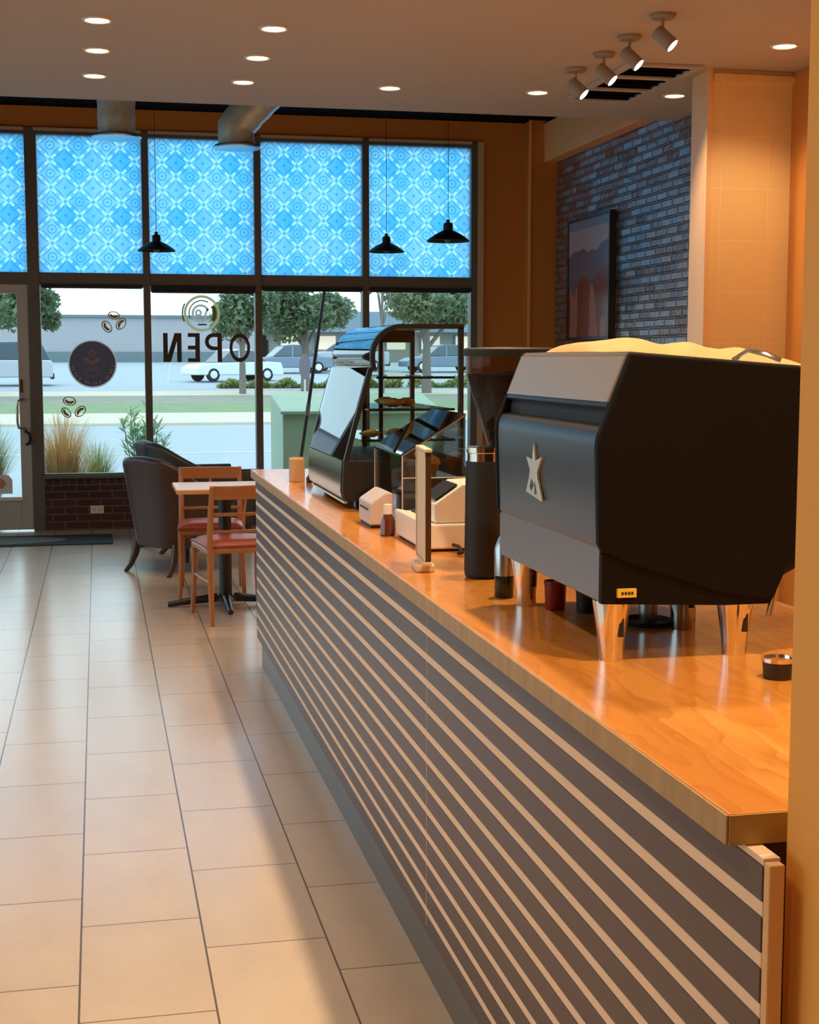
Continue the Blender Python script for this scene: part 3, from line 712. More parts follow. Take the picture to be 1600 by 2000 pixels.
build('far_end_panel', MB().box(PX+0.022, 1.42, Y1-0.06, Y1-0.04, 0.165, CT-TH), M['slat'], t)
o = build('worktop', MB().box(CX, 1.46, Y0, Y1, CT-TH, CT), M['wood_top'], None, bevel=0.0025)
tag(o, 'continuous orange wooden butcher block worktop on the counter', 'worktop')
build('front_edge_band', MB().box(CX-0.0035, CX-0.0001, Y0, Y1, CT-TH, CT-0.0015), M['wood_edge'], o, bevel=0.001)
eg = MB().box(CX, 1.46, Y0-0.0030, Y0-0.0001, CT-TH, CT-0.0015)
build('end_grain', eg, grain_mat('end_grain_wood', (0.22, 0.13, 0.035), (0.50, 0.32, 0.10), 'X', 0.5, 0.5), o)

# ================================================================== ESPRESSO MACHINE
t = thing('espresso_machine', 'large black espresso machine on four chrome legs', 'espresso machine', (1.05, 2.68, CT))
side = [(0.900, 1.511), (0.878, 1.455), (0.8425, 1.366), (0.8400, 1.350), (0.8455, 1.178), (0.853, 1.163), (0.905, 1.140), (1.075, 1.084), (1.176, 1.068), (1.204, 1.130), (1.40, 1.22), (1.42, 1.471)]
for (a, b) in ((2.345, 2.368), (2.992, 3.012)):
    build('side_panel', MB().prism(side, a, b), M['machine_side'], t, bevel=0.006, seg=3)
build('chassis', MB().prism([(0.905, 1.49), (0.872, 1.40), (0.874, 1.10), (0.868, 1.075), (1.12, 1.066), (1.38, 1.20), (1.40, 1.466)], 2.368, 2.992), M['matte_black'], t)
build('skirt_panel', MB().prism([(0.853, 1.172), (0.853, 1.074), (0.868, 1.071), (0.868, 1.172)], 2.366, 3.004), M['machine_skirt'], t, bevel=0.002)
build('side_skirt', MB().prism([(0.853, 1.160), (0.853, 1.072), (1.085, 1.062), (1.172, 1.062), (1.19, 1.10), (1.08, 1.12)], 2.3505, 2.3655), M['machine_side'], t)
bn = [(0.8610, 1.3840), (0.8530, 1.3800), (0.8475, 1.3710), (0.8445, 1.3590), (0.8437, 1.345), (0.8490, 1.176), (0.8515, 1.170)]
build('back_panel', MB().prism(bn + [(0.868, 1.170), (0.874, 1.384)], 2.369, 2.991), M['machine_back'], t, smooth=True)
build('slot_rim', MB().prism([(0.8655, 1.4235), (0.8630, 1.417), (0.8665, 1.413), (0.875, 1.411), (0.885, 1.4235)], 2.369, 2.991), M['machine_back'], t, smooth=True)
build('top_slope', MB().prism([(0.8955, 1.5045), (0.8635, 1.4245), (0.884, 1.4245), (0.905, 1.5045)], 2.369, 2.991), M['machine_top'], t)
build('top_cover', MB().prism([(0.897, 1.505), (0.905, 1.505), (1.41, 1.4665), (1.41, 1.4735), (0.905, 1.512)], 2.369, 2.991), M['steel'], t)
# emblem: a slim four-armed star standing on a flared cut-out base
ey, ex = 2.719, 0.8415
def ep(dy, z): return (ey+dy, z)
star = [ep(0, 1.334), ep(-0.010, 1.299), ep(-0.052, 1.309), ep(-0.022, 1.277), ep(-0.026, 1.262), ep(-0.054, 1.222), ep(0.050, 1.233), ep(0.030, 1.262), ep(0.024, 1.279), ep(0.050, 1.304), ep(0.010, 1.300)]
em = MB().prism(star, ex-0.0015, ex+0.0045, 'YZ')
eo = build('emblem', em, mat('pale_satin_metal', (0.72, 0.70, 0.62), 0.38, 0.55), t, bevel=0.001)
build('emblem_cutout', MB().prism([ep(0.010, 1.262), ep(-0.004, 1.250), ep(0.012, 1.238), ep(0.022, 1.246)], ex-0.0022, ex-0.0017, 'YZ').prism([ep(-0.010, 1.258), ep(-0.024, 1.236), ep(-0.012, 1.232)], ex-0.0022, ex-0.0017, 'YZ'), M['machine_back'], eo)
lb = build('label_plate', MB().box(0.880, 0.915, 2.3432, 2.3504, 1.0835, 1.0985), M['yellow'], t)
bt = MB()
for q in range(4): bt.box(0.887+0.006*q, 0.891+0.006*q, 2.3425, 2.3431, 1.0885, 1.0935)
build('printed_text', bt, M['ink'], lb)
legp = [(0.0, 0.0), (0.0215, 0.0), (0.0225, 0.004), (0.0235, 0.030), (0.0290, 0.070), (0.0340, 0.100), (0.0350, 0.1085), (0.0, 0.1085)]
for (x, y) in ((0.886, 2.388), (1.122, 2.388), (0.903, 2.965), (1.128, 2.640)):
    lg = build('leg', MB().lathe([(r, CT+z) for r, z in legp], (x, y, 0), 24), M['chrome'], t, smooth=True)
    build('leg_slot', MB().box(x+0.004, x+0.013, y-0.0283, y-0.0255, CT+0.045, CT+0.078), M['matte_black'], lg)
build('steam_wand', MB().tube([(1.205, 2.40, 1.18), (1.200, 2.37, 1.13), (1.185, 2.36, 1.085), (1.170, 2.35, 1.040)], 0.006, 10), M['chrome'], t, smooth=True)

# tan folded cloths on top of the machine
def lumpy(x0, x1, y0, y1, z0f, h, seed, n=34, m_=12):
    rnd = random.Random(seed); mb = MB(); vs = []; fs = []
    ph = [rnd.random()*6 for _ in range(4)]
    for i in range(n+1):
        for j in range(m_+1):
            u, v = i/n, j/m_
            edge = min(1.0, min(u, 1-u)*7)**0.5 * min(1.0, min(v, 1-v)*4)**0.5
            hh = h*edge*(0.80 + 0.12*math.sin(u*26+ph[0]) + 0.08*math.sin(v*9+ph[1]+u*5))
            x = x0+(x1-x0)*u; vs.append((x, y0+(y1-y0)*v, z0f(x)+0.001+max(0.0, hh)))
    top = len(vs)
    for i in range(n+1):
        for j in range(m_+1):
            x = x0+(x1-x0)*i/n; vs.append((x, y0+(y1-y0)*j/m_, z0f(x)+0.0005))
    W_ = m_+1
    for i in range(n):
        for j in range(m_):
            a = i*W_+j; fs.append((a, a+W_, a+W_+1, a+1)); fs.append((top+a, top+a+1, top+a+W_+1, top+a+W_))
    for i in range(n):
        fs.append((i*W_, top+i*W_, top+(i+1)*W_, (i+1)*W_)); a = i*W_+m_; fs.append((a, a+W_, top+a+W_, top+a))
    for j in range(m_):
        fs.append((j, j+1, top+j+1, top+j)); a = n*W_+j; fs.append((a, top+a, top+a+1, a+1))
    return mb.add(vs, fs)
zt_ = lambda x: 1.512-(x-0.905)*0.0776
o = build('folded_cloth', lumpy(0.925, 1.38, 2.60, 2.94, lambda x: zt_(x)+0.0015, 0.037, 3), M['kraft'], None, smooth=True)
tag(o, 'tan folded cloths piled along the top of espresso machine', 'cloth')
o = build('metal_clip', MB().tube([(1.160, 2.50, 1.497), (1.175, 2.47, 1.515), (1.195, 2.44, 1.508), (1.215, 2.42, 1.497)], 0.005, 8), M['chrome'], None, smooth=True)
tag(o, 'small shiny metal clip on top of machine beside the cloths', 'clip')

# things beneath and beside the machine
def cup(name, label, cat, x, y, r, h, m_, rim=None):
    t = thing(name, label, cat, (x, y, CT))
    build('body', MB().lathe([(0, 0), (r*0.86, 0), (r*0.9, 0.003), (r, h), (r*0.93, h), (r*0.80, 0.006), (0, 0.006)], (0, 0, 0), 28), m_, t, local=True, smooth=True)
    if rim: build('rim', MB().lathe([(r*0.985, h-0.006), (r*1.04, h-0.005), (r*1.04, h+0.002), (r*0.90, h+0.002), (r*0.90, h-0.001)], (0, 0, 0), 28), rim, t, local=True, smooth=True)
    return t
cup('enamel_cup', 'dark red cup in the shade under the espresso machine', 'cup', 0.948, 2.900, 0.024, 0.060, M['red'], M['red'])
cup('coffee_mug', 'black cup beside the red cup under espresso machine', 'cup', 1.000, 2.850, 0.022, 0.050, M['matte_black'], M['matte_black'])
cup('milk_pitcher', 'steel pitcher on the black round tray under machine', 'pitcher', 1.080, 2.700, 0.020, 0.060, M['steel'], M['steel'])
cup('milk_pitcher', 'small steel pitcher just left of machine front right leg', 'pitcher', 1.165, 2.700, 0.018, 0.062, M['steel'], M['steel'])
o = build('round_tray', MB().lathe([(0, 0), (0.050, 0), (0.056, 0.010), (0.053, 0.010), (0.048, 0.003), (0, 0.003)], (1.075, 2.700, CT), 36), M['matte_black'], None, smooth=True)
tag(o, 'flat black round tray under the espresso machine', 'tray')
for ob in list(col.objects):
    if ob.name.startswith('milk_pitcher') and ob.type == 'EMPTY' and ob.location.x < 1.1: ob.location.z = CT+0.0035
cup('tamper_cup', 'small black cup with metal rim on worktop at right edge', 'cup', 1.108, 2.185, 0.027, 0.034, M['black'], M['chrome'])
t = thing('bottle', 'slim clear bottle with dark green bottom beside machine leg', 'bottle', (0.884, 3.075, CT))
build('body', MB().lathe([(0, 0), (0.020, 0), (0.022, 0.004), (0.022, 0.050), (0.0, 0.050)], (0, 0, 0), 24), mat('bottle_liquid', (0.01, 0.022, 0.012), 0.15), t, local=True, smooth=True)
build('upper_glass', MB().lathe([(0.022, 0.0502), (0.022, 0.110), (0.016, 0.128), (0.010, 0.140), (0.010, 0.165), (0.0, 0.165)], (0, 0, 0), 24), M['steel'], t, local=True, smooth=True)

# ================================================================== CANISTER, GRINDER
t = thing('canister', 'tall black cylindrical canister with chrome collar on the worktop', 'canister', (0.917, 3.375, CT))
build('body', MB().lathe([(0, 0), (0.040, 0), (0.046, 0.006), (0.0475, 0.02), (0.0445, 0.286), (0.0, 0.286)], (0, 0, 0), 40), M['matte_black'], t, local=True, smooth=True)
cl = MB().lathe([(0.040, 0.2862), (0.040, 0.306), (0.043, 0.308), (0.043, 0.320), (0.038, 0.322), (0.0, 0.322)], (0, 0, 0), 40)
build('chrome_collar', cl, M['chrome'], t, local=True, smooth=True)
t = thing('coffee_grinder', 'coffee grinder with bean hopper behind the espresso machine', 'grinder', (1.030, 3.56, CT))
build('body', MB().box(0.975, 1.085, 3.49, 3.63, CT, 1.235), M['black'], t, bevel=0.01)
build('hopper_neck', MB().lathe([(0.045, 1.2355), (0.045, 1.262), (0.0, 1.262)], (1.030, 3.56, 0), 32), M['black'], t, smooth=True)
hp = build('hopper', MB().lathe([(0.046, 1.2622), (0.056, 1.290), (0.1085, 1.462), (0.1095, 1.505)], (1.030, 3.56, 0), 40), M['clear_plastic'], t, smooth=True)
build('beans', MB().lathe([(0.0, 1.265), (0.043, 1.265), (0.054, 1.290), (0.1062, 1.459), (0.0, 1.466)], (1.030, 3.56, 0), 40), M['beans'], hp, smooth=True)
build('hopper_lid', MB().lathe([(0.0, 1.5055), (0.113, 1.5055), (0.115, 1.509), (0.115, 1.523), (0.110, 1.527), (0.0, 1.529)], (1.030, 3.56, 0), 40), M['matte_black'], t, smooth=True)

# ================================================================== SIGN STAND, POS, READER, BOTTLE
t = thing('sign_stand', 'upright wooden framed sign on a pale foot, seen edge on', 'sign', (0.806, 3.55, CT))
an = -6.0; Rz = Matrix.Rotation(R(an), 3, 'Z')
def lo(dx, dy): v = Rz @ Vector((dx, dy, 0)); return (0.806+v.x, 3.55+v.y)
def obx(dx, dy, z0, z1, sx, sy): x, y = lo(dx, dy); return MB().obox((x, y, (z0+z1)/2), (sx, sy, z1-z0), Rz)
build('board', obx(0.002, 0, 0.992, 1.268, 0.014, 0.170), M['print_wood'], t, bevel=0.001)
fr_ = MB()
for (dy, z0, z1, sy) in ((0, 0.984, 0.992, 0.19), (0, 1.268, 1.276, 0.19), (0.090, 0.992, 1.268, 0.010)):
    x, y = lo(0, dy); fr_.obox((x, y, (z0+z1)/2), (0.020, sy, z1-z0), Rz)
build('frame', fr_, M['cream'], t, bevel=0.001)
build('face_sheet', obx(-0.0062, 0, 0.994, 1.266, 0.0018, 0.168), M['cream'], t)
build('foot', obx(-0.004, -0.02, CT, 0.984, 0.048, 0.110), M['cream'], t, bevel=0.004)

t = thing('cash_terminal', 'white cash register terminal with angled screen behind the sign', 'cash register', (0.95, 4.0, CT))
build('base', MB().prism([(0.869, CT+0.008), (1.07, CT+0.008), (1.07, 1.043), (0.905, 1.043), (0.869, 1.050)], 3.84, 4.22), M['white'], t, bevel=0.006)
build('rubber_foot', MB().box(0.88, 1.06, 3.85, 4.20, CT, CT+0.0085), M['matte_black'], t)
wd = MB().prism([(0.905, 1.0445), (1.060, 1.0445), (1.060, 1.155), (0.985, 1.152), (0.905, 1.098)], 3.85, 4.03)
bd = build('screen_housing', wd, M['white'], t, bevel=0.004)
sc_ = MB().obox((0.942, 3.94, 1.1290), (0.075, 0.15, 0.004), Matrix.Rotation(R(-34), 3, 'Y'))
build('screen', sc_, M['black'], bd)
kb = MB()
for i in range(4):
    for j in range(2): kb.box(0.912+0.025*j, 0.930+0.025*j, 4.06+0.035*i, 4.085+0.035*i, 1.0432, 1.050)
build('keypad', kb, M['matte_black'], t)
build('cable', MB().tube([(0.955, 3.835, 0.985), (0.962, 3.80, 0.985), (0.965, 3.77, 0.972), (0.950, 3.76, 0.971)], 0.005, 8), M['matte_black'], t, smooth=True)

t = thing('card_reader', 'small pale card reader beside the clear display box', 'card reader', (0.86, 4.53, CT))
build('body', MB().prism([(0.830, 0.975), (0.905, 0.975), (0.905, 1.075), (0.885, 1.082), (0.830, 1.045)], 4.42, 4.62), mat('pale_lilac_plastic', (0.55, 0.48, 0.50), 0.45), t, bevel=0.006)
build('base_pad', MB().box(0.835, 0.90, 4.43, 4.61, CT, 0.975), M['matte_black'], t)
build('card_slot', MB().box(0.8285, 0.8305, 4.45, 4.59, 1.020, 1.026), M['ink'], t)
t = thing('amber_bottle', 'squat amber bottle with a pale cap on the worktop', 'bottle', (0.851, 4.24, CT))
build('body', MB().lathe([(0, 0), (0.021, 0), (0.024, 0.004), (0.021, 0.045), (0.013, 0.064), (0.0, 0.064)], (0, 0, 0), 24), M['amber'], t, local=True, smooth=True)
build('cap', MB().lathe([(0.010, 0.0642), (0.013, 0.066), (0.013, 0.095), (0.0, 0.097)], (0, 0, 0), 20), M['white'], t, local=True, smooth=True)

# ================================================================== CLEAR DISPLAY BOX
t = thing('display_box', 'clear acrylic display box with a sloped lid', 'display box', (1.03, 4.62, CT))
ya, yb, xa, xb = 4.40, 4.86, 0.930, 1.135
za, zb = 1.195, 1.322
th = 0.003
build('side_panel', MB().prism([(xa, CT), (xb, CT), (xb, zb), (xa, za)], ya, ya+th), M['acrylic'], t)
build('side_panel', MB().prism([(xa, CT), (xb, CT), (xb, zb), (xa, za)], yb-th, yb), M['acrylic'], t)
build('front_panel', MB().box(xa, xa+th, ya+th, yb-th, CT, za), M['acrylic'], t)
build('back_panel', MB().box(xb-th, xb, ya+th, yb-th, CT, zb), M['acrylic'], t)
lid = MB().prism([(xa-0.006, za-0.001), (xa-0.006, za+0.004), (xb, zb+0.005), (xb, zb)], ya-0.004, yb+0.004)
build('lid', lid, M['lid_acrylic'], t)
ed = MB()
for p, q in (((xa, ya, za), (xb, ya, zb)), ((xa, yb, za), (xb, yb, zb)), ((xa, ya, CT+0.004), (xa, ya, za)), ((xa, ya, za), (xa, yb, za)), ((xa, yb, CT+.004), (xa, yb, za)), ((xb, ya, zb), (xb, yb, zb)), ((xa, ya, 1.125), (xb, ya, 1.125))):
    ed.tube([p, q], 0.0022, 6)
build('polished_edges', ed, M['pale_vinyl'], t)
build('inner_shelf', MB().box(xa+0.01, xb-0.01, ya+0.01, yb-0.01, 1.118, 1.122), M['acrylic'], t)
build('inner_base', MB().box(xa+0.055, xb-0.006, ya+0.02, yb-0.02, CT+0.0005, 1.105), mat('dark_brown_box', (0.030, 0.015, 0.010), 0.5), t)
for i, (x, y) in enumerate(((1.00, 4.50), (1.06, 4.58), (1.01, 4.68), (1.07, 4.76))):
    o = build('muffin', MB().lathe([(0, 0), (0.022, 0), (0.030, 0.028), (0.036, 0.034), (0.030, 0.052), (0.012, 0.062), (0, 0.063)], (x, y, 1.1225), 20), M['pastry'] if i % 2 else mat('chocolate_cake', (0.06, 0.025, 0.014), 0.5), None, smooth=True)
    tag(o, ('golden muffin' if i % 2 else 'chocolate muffin') + (' near the front' if i < 2 else ' at the back') + ' of the clear display box', 'muffin', 'muffins in the clear display box')

# ================================================================== PASTRY CASE
t = thing('pastry_case', 'curved glass refrigerated pastry case with black frame', 'display case', (1.06, 5.42, CT))
def crv():
    pts = [(0.846, 1.140), (0.879, 1.266), (0.935, 1.464)]
    cx_, cz_, r_ = 1.072, 1.512, 0.112
    for a in (198, 190, 182, 174, 166, 158, 150, 142, 134, 126, 118, 110, 101, 92): pts.append((1.060+0.118*math.cos(R(a)), 1.506+0.116*math.sin(R(a))))
    pts.append((1.282, 1.622)); return pts
cv = crv()
YN, YF = 5.0, 5.84
for yy in (YN, YF-0.022):
    f = MB().ribbon(cv, yy, yy+0.022, -0.017)
    f.box(1.265, 1.282, yy, yy+0.022, 1.14, 1.61)
    build('side_frame', f, M['black'], t, smooth=False)
    build('side_glass', MB().prism(cv + [(1.282, 1.14)], yy+0.010, yy+0.0101), M['case_glass'], t)
fg = MB().ribbon([(x-0.001, z) for x, z in cv[:-1]], YN+0.022, YF-0.022, -0.0015)
build('front_glass', fg, M['front_glass'], t, smooth=True)
build('top_panel', MB().box(1.05, 1.282, YN+0.022, YF-0.022, 1.612, 1.622), M['black'], t)
body = [(0.846, 1.139), (0.840, 1.03), (0.846, 1.005), (0.866, 0.993), (1.282, 0.993), (1.282, 1.139)]
build('base_body', MB().prism(body, YN, YF), M['matte_black'], t, bevel=0.003)
build('kick_panel', MB().prism([(0.8455, 1.136), (0.8395, 1.03), (0.8455, 1.005), (0.862, 0.9935), (0.860, 0.9915), (0.8430, 1.004), (0.8365, 1.03), (0.8425, 1.136)], YN+0.03, YF-0.01), mat('green_reflection_steel', (0.32, 0.40, 0.25), 0.14, 0.95), t, smooth=True)  # green reflection of the surroundings put into the steel's base colour
build('lower_lip', MB().box(0.850, 0.862, YN+0.03, YF-0.01, 0.984, 0.9912), M['sticker'], t)
for yy in (YN+0.04, YF-0.10):
    for xx in (0.895, 1.22): build('foot', MB().box(xx, xx+0.045, yy, yy+0.05, CT, 0.993), M['black'], t, bevel=0.002)
build('plinth', MB().box(0.93, 1.26, YN+0.02, YF-0.04, CT, 0.9929), M['matte_black'], t)
brk = MB()
for x in (1.065, 1.135): brk.box(x-0.008, x+0.008, YF-0.05, YF-0.03, 1.14, 1.61)
brk.box(1.03, 1.265, YF-0.05, YF-0.03, 1.565, 1.61)
build('rear_door_frame', brk, mat('dark_brown_frame', (0.045, 0.018, 0.010), 0.4), t)
for (x0_, z_) in ((0.955, 1.430), (0.925, 1.315), (0.900, 1.205)):
    s_ = build('shelf', MB().box(x0_+0.02, 1.262, YN+0.06, YF-0.06, z_, z_+0.004), M['acrylic'], t)
    build('shelf_edge', MB().box(x0_+0.02, 1.262, YN+0.05, YN+0.0598, z_-0.003, z_+0.006), M['black'], s_)
build('light_tube', MB().tube([(0.935, YF-0.06, 1.16), (0.985, YF-0.06, 1.50)], 0.008, 10), M['led'], t, smooth=True)

def croissant(x, y, z, s, rz, label, group):
    pts = []; rs = []
    for i in range(13):
        a = R(-75+150*i/12); pts.append((x+s*0.9*math.sin(a), y+s*0.5*(1-math.cos(a)), z+s*0.36+0.002)); q = abs(i-6)/6
        rs.append(max(0.004, s*0.36*(1-q**1.6)*(1.0 if i % 2 else 0.88)))
    o = build('croissant', MB().tube(pts, rs, 14).rot(rz, (x, y, z)), M['pastry'], None, smooth=True)
    return tag(o, label, 'croissant', group)
G_ = 'croissants in the pastry case'
croissant(1.050, 5.14, 1.319, 0.052, 0, 'left croissant of the two at the front of the upper shelf', G_)
croissant(1.115, 5.20, 1.319, 0.052, 20, 'right croissant of the two at the front of upper shelf', G_)
croissant(1.070, 5.36, 1.319, 0.050, -15, 'croissant behind the front pair on the upper shelf', G_)
croissant(0.975, 5.16, 1.209, 0.045, 10, 'croissant on the lowest shelf behind the slanted black frame', G_)
croissant(1.080, 5.22, 1.209, 0.045, -20, 'croissant on the lowest shelf seen through clear box', G_)

# small wood block + dark bottle at the far end of the worktop
t = thing('menu_block', 'small pale wooden block at the far end of worktop', 'wood block', (0.842, 6.22, CT))
build('block', MB().box(0.813, 0.873, 6.18, 6.26, CT, 1.066), grain_mat('pale_block_wood', (0.52, 0.33, 0.17), (0.66, 0.45, 0.26), 'Z', 0.5), t, bevel=0.003)
build('top_card', MB().box(0.818, 0.868, 6.20, 6.206, 1.0662, 1.072), M['cream'], t)
o = build('dark_bottle', MB().lathe([(0, 0), (0.014, 0), (0.015, 0.003), (0.015, 0.022), (0.007, 0.032), (0.007, 0.040), (0, 0.040)], (0.884, 6.12, CT), 20), mat('dark_green_glass', (0.015, 0.04, 0.025), 0.2), None, smooth=True)
tag(o, 'tiny dark green bottle just right of the wooden block', 'bottle')

# ================================================================== CHAIRS AND TABLE
def make_cafe_chair(loc, rz, label):
    t = thing('cafe_chair', label, 'chair', loc, rz, group='wooden cafe chairs')
    wd_, dp = 0.19, 0.20
    def sq(p, a): return MB().tube(p, a, 8)
    for s in (-1, 1):
        build('leg', sq([(s*wd_*1.02, -dp-0.055, 0.0), (s*wd_, -dp-0.01, 0.22), (s*wd_, -dp, 0.44), (s*wd_, -dp-0.03, 0.64), (s*wd_, -dp-0.075, 0.79)], [0.014, 0.017, 0.019, 0.017, 0.014]), M['chair_wood'], t, smooth=True, local=True)
        build('leg', sq([(s*(wd_+0.012), dp+0.015, 0.0), (s*wd_, dp, 0.22), (s*wd_, dp-0.005, 0.425)], [0.013, 0.017, 0.019]), M['chair_wood'], t, smooth=True, local=True)
    build('seat_frame', MB().box(-0.205, 0.205, -0.205, 0.215, 0.400, 0.432), M['chair_wood'], t, bevel=0.010, local=True)
    st = MB(); n = 10
    vs = []; fs = []
    for i in range(n+1):
        for j in range(n+1):
            u, v = i/n*2-1, j/n*2-1; e = (1-abs(u)**6)*(1-abs(v)**6)
            vs.append((u*0.212, v*0.212+0.005, 0.433+0.040*max(0, e)**0.5))
    for i in range(n):
        for j in range(n): a = i*(n+1)+j; fs.append((a, a+n+1, a+n+2, a+1))
    st.add(vs, fs); st.box(-0.208, 0.208, -0.203, 0.213, 0.4325, 0.445)
    build('seat_cushion', st, M['seat_red'], t, smooth=True, local=True)
    def rail(z0, z1, y, bow=0.028, th_=0.018):
        m_ = MB(); q = []
        for i in range(9):
            u = i/8*2-1; q.append((u*wd_, y-bow*(1-u*u)))
        m_.ribbon(q, z0, z1, th_, 'XY'); return m_
    build('top_rail', rail(0.715, 0.792, -dp-0.062), M['rail_wood'], t, bevel=0.004, local=True)
    build('back_rail', rail(0.618, 0.636, -dp-0.030, 0.020), M['chair_wood'], t, local=True)
    build('back_rail', rail(0.520, 0.536, -dp-0.012, 0.014), M['chair_wood'], t, local=True)
    build('spindle', MB().tube([(0, -dp-0.022, 0.53), (0, -dp-0.046, 0.63), (0, -dp-0.080, 0.72)], 0.008, 8), M['chair_wood'], t, smooth=True, local=True)
    for s in (-1, 1):
        build('stretcher', MB().tube([(s*wd_, -dp-0.01, 0.24), (s*wd_, dp, 0.24)], 0.009, 8), M['chair_wood'], t, smooth=True, local=True)
        build('brace', MB().tube([(s*wd_, dp-0.005, 0.335), (s*(wd_-0.02), dp-0.03, 0.38), (s*(wd_-0.07), dp-0.03, 0.40)], 0.007, 8), M['chair_wood'], t, smooth=True, local=True)
    return t
c1 = make_cafe_chair((0.752, 8.290, 0), 9, 'wooden cafe chair with rust seat and its back to the camera')
c2 = dup(c1, (0.690, 9.19, 0), 176, 'wooden cafe chair on the far side of the small table')

t = thing('cafe_table', 'small square wooden cafe table on a black pedestal', 'table', (0.735, 8.70, 0), 0)
build('table_top', MB().box(0.435, 1.035, 8.42, 8.96, 0.708, 0.736), M['table_wood'], t, bevel=0.006)
build('pedestal', MB().lathe([(0.075, 0.030), (0.060, 0.055), (0.040, 0.065), (0.038, 0.680), (0.12, 0.692), (0.12, 0.7075), (0, 0.7075)], (0.735, 8.70, 0), 24), M['black'], t, smooth=True)
for a in range(4):
    m_ = MB().tube([(0.735+0.05*math.cos(a*PI/2), 8.70+0.05*math.sin(a*PI/2), 0.050), (0.735+0.20*math.cos(a*PI/2), 8.70+0.20*math.sin(a*PI/2), 0.035), (0.735+0.35*math.cos(a*PI/2), 8.70+0.35*math.sin(a*PI/2), 0.016)], [0.028, 0.022, 0.016], 10)
    build('base_arm', m_, M['black'], t, smooth=True)

def make_armchair(loc, rz, label, seat_m):
    t = thing('armchair', label, 'armchair', loc, rz, group='leather tub armchairs')
    N, K = 44, 12; Wd, Dp, rc = 0.33, 0.31, 0.24
    path = []   # from front left arm, round the back, to front right arm (x, y, height)
    L1 = Dp+ (Dp-rc); arc = PI/2*rc; L2 = 2*(Wd-rc); tot = 2*L1+2*arc+L2
    for i in range(N+1):
        s = tot*i/N
        if s < L1: p = (-Wd, Dp-s)
        elif s < L1+arc: a = (s-L1)/rc; p = (-Wd+rc-rc*math.cos(a), -Dp+rc-rc*math.sin(a))
        elif s < L1+arc+L2: p = (-Wd+rc+(s-L1-arc), -Dp)
        elif s < L1+2*arc+L2: a = (s-L1-arc-L2)/rc; p = (Wd-rc+rc*math.sin(a), -Dp+rc-rc*math.cos(a))
        else: p = (Wd, -Dp+rc+(s-L1-2*arc-L2))
        u = abs(2*s/tot-1)     # 0 back centre .. 1 arm front
        q = min(1.0, max(0.0, (u-0.16)/0.52)); q = q*q*(3-2*q)
        h = 0.835-0.012*(u/0.2)**2*(1 if u < 0.2 else 0) - 0.215*q - 0.02*u
        path.append((p[0], p[1], h))
    def surf(inset):
        out = []
        for i, (x, y, h) in enumerate(path):
            a = path[max(i-1, 0)]; b = path[min(i+1, N)]; d = Vector((b[0]-a[0], b[1]-a[1])).normalized(); nn = Vector((-d.y, d.x))
            row = []
            for k in range(K+1):
                v = k/K; z = 0.20+(h-0.20)*v; sc = 0.80+0.20*v**0.8
                x2 = x*sc; y2 = y*(0.86+0.14*v) - (0.05*v if y < 0 else 0.0)*min(1, -y/Dp if y < 0 else 0)
                row.append((x2+nn.x*inset, y2+nn.y*inset, z - (inset*0.1)))
            out.append(row)
        return out
    So, Si = surf(0.0), surf(0.065)
    mb = MB(); vs = []; fs = []
    for S in (So, Si):
        for row in S: vs += row
    W_ = K+1; off = (N+1)*W_
    for i in range(N):
        for k in range(K):
            a = i*W_+k; fs.append((a, a+W_, a+W_+1, a+1)); fs.append((off+a, off+a+1, off+a+W_+1, off+a+W_))
        a = i*W_+K; fs.append((a, a+W_, off+a+W_, off+a)); a = i*W_; fs.append((a, off+a, off+a+W_, a+W_))
    for a0 in (0, N*W_):
        for k in range(K): a = a0+k; fs.append((a, a+1, off+a+1, off+a))
    mb.add(vs, fs)
    build('shell', mb, seat_m, t, smooth=True, local=True, bevel=0.008)
    tr = [Vector(((So[i][K][0]+Si[i][K][0])/2, (So[i][K][1]+Si[i][K][1])/2, So[i][K][2]+0.004)) for i in range(N+1)]
    build('top_roll', MB().tube(tr, 0.033, 12), seat_m, t, smooth=True, local=True)
    build('seat_cushion', MB().box(-0.200, 0.200, -0.17, 0.325, 0.30, 0.46), seat_m, t, bevel=0.035, local=True, seg=4)
    build('seat_rail', MB().box(-0.195, 0.195, -0.15, 0.300, 0.205, 0.299), seat_m, t, bevel=0.01, local=True)
    for sx in (-1, 1):
        build('leg', MB().tube([(sx*0.205, -0.205, 0.225), (sx*0.213, -0.225, 0.13), (sx*0.222, -0.258, 0.05), (sx*0.230, -0.300, 0.0)], [0.032, 0.027, 0.019, 0.015], 10), M['leg_wood'], t, smooth=True, local=True)
        build('leg', MB().tube([(sx*0.205, 0.255, 0.225), (sx*0.230, 0.275, 0.0)], [0.028, 0.016], 10), M['leg_wood'], t, smooth=True, local=True)
    return t
a1 = make_armchair((0.540, 10.25, 0), -52, 'brown leather tub armchair with its back to the camera', M['leather'])
a2 = make_armchair((0.750, 11.45, 0), -74, 'charcoal tub armchair farther back, nearest the window', M['leather_black'])

a2.scale = (1.06, 1.30, 1.0); a1.scale = (1.0, 1.0, 0.95)

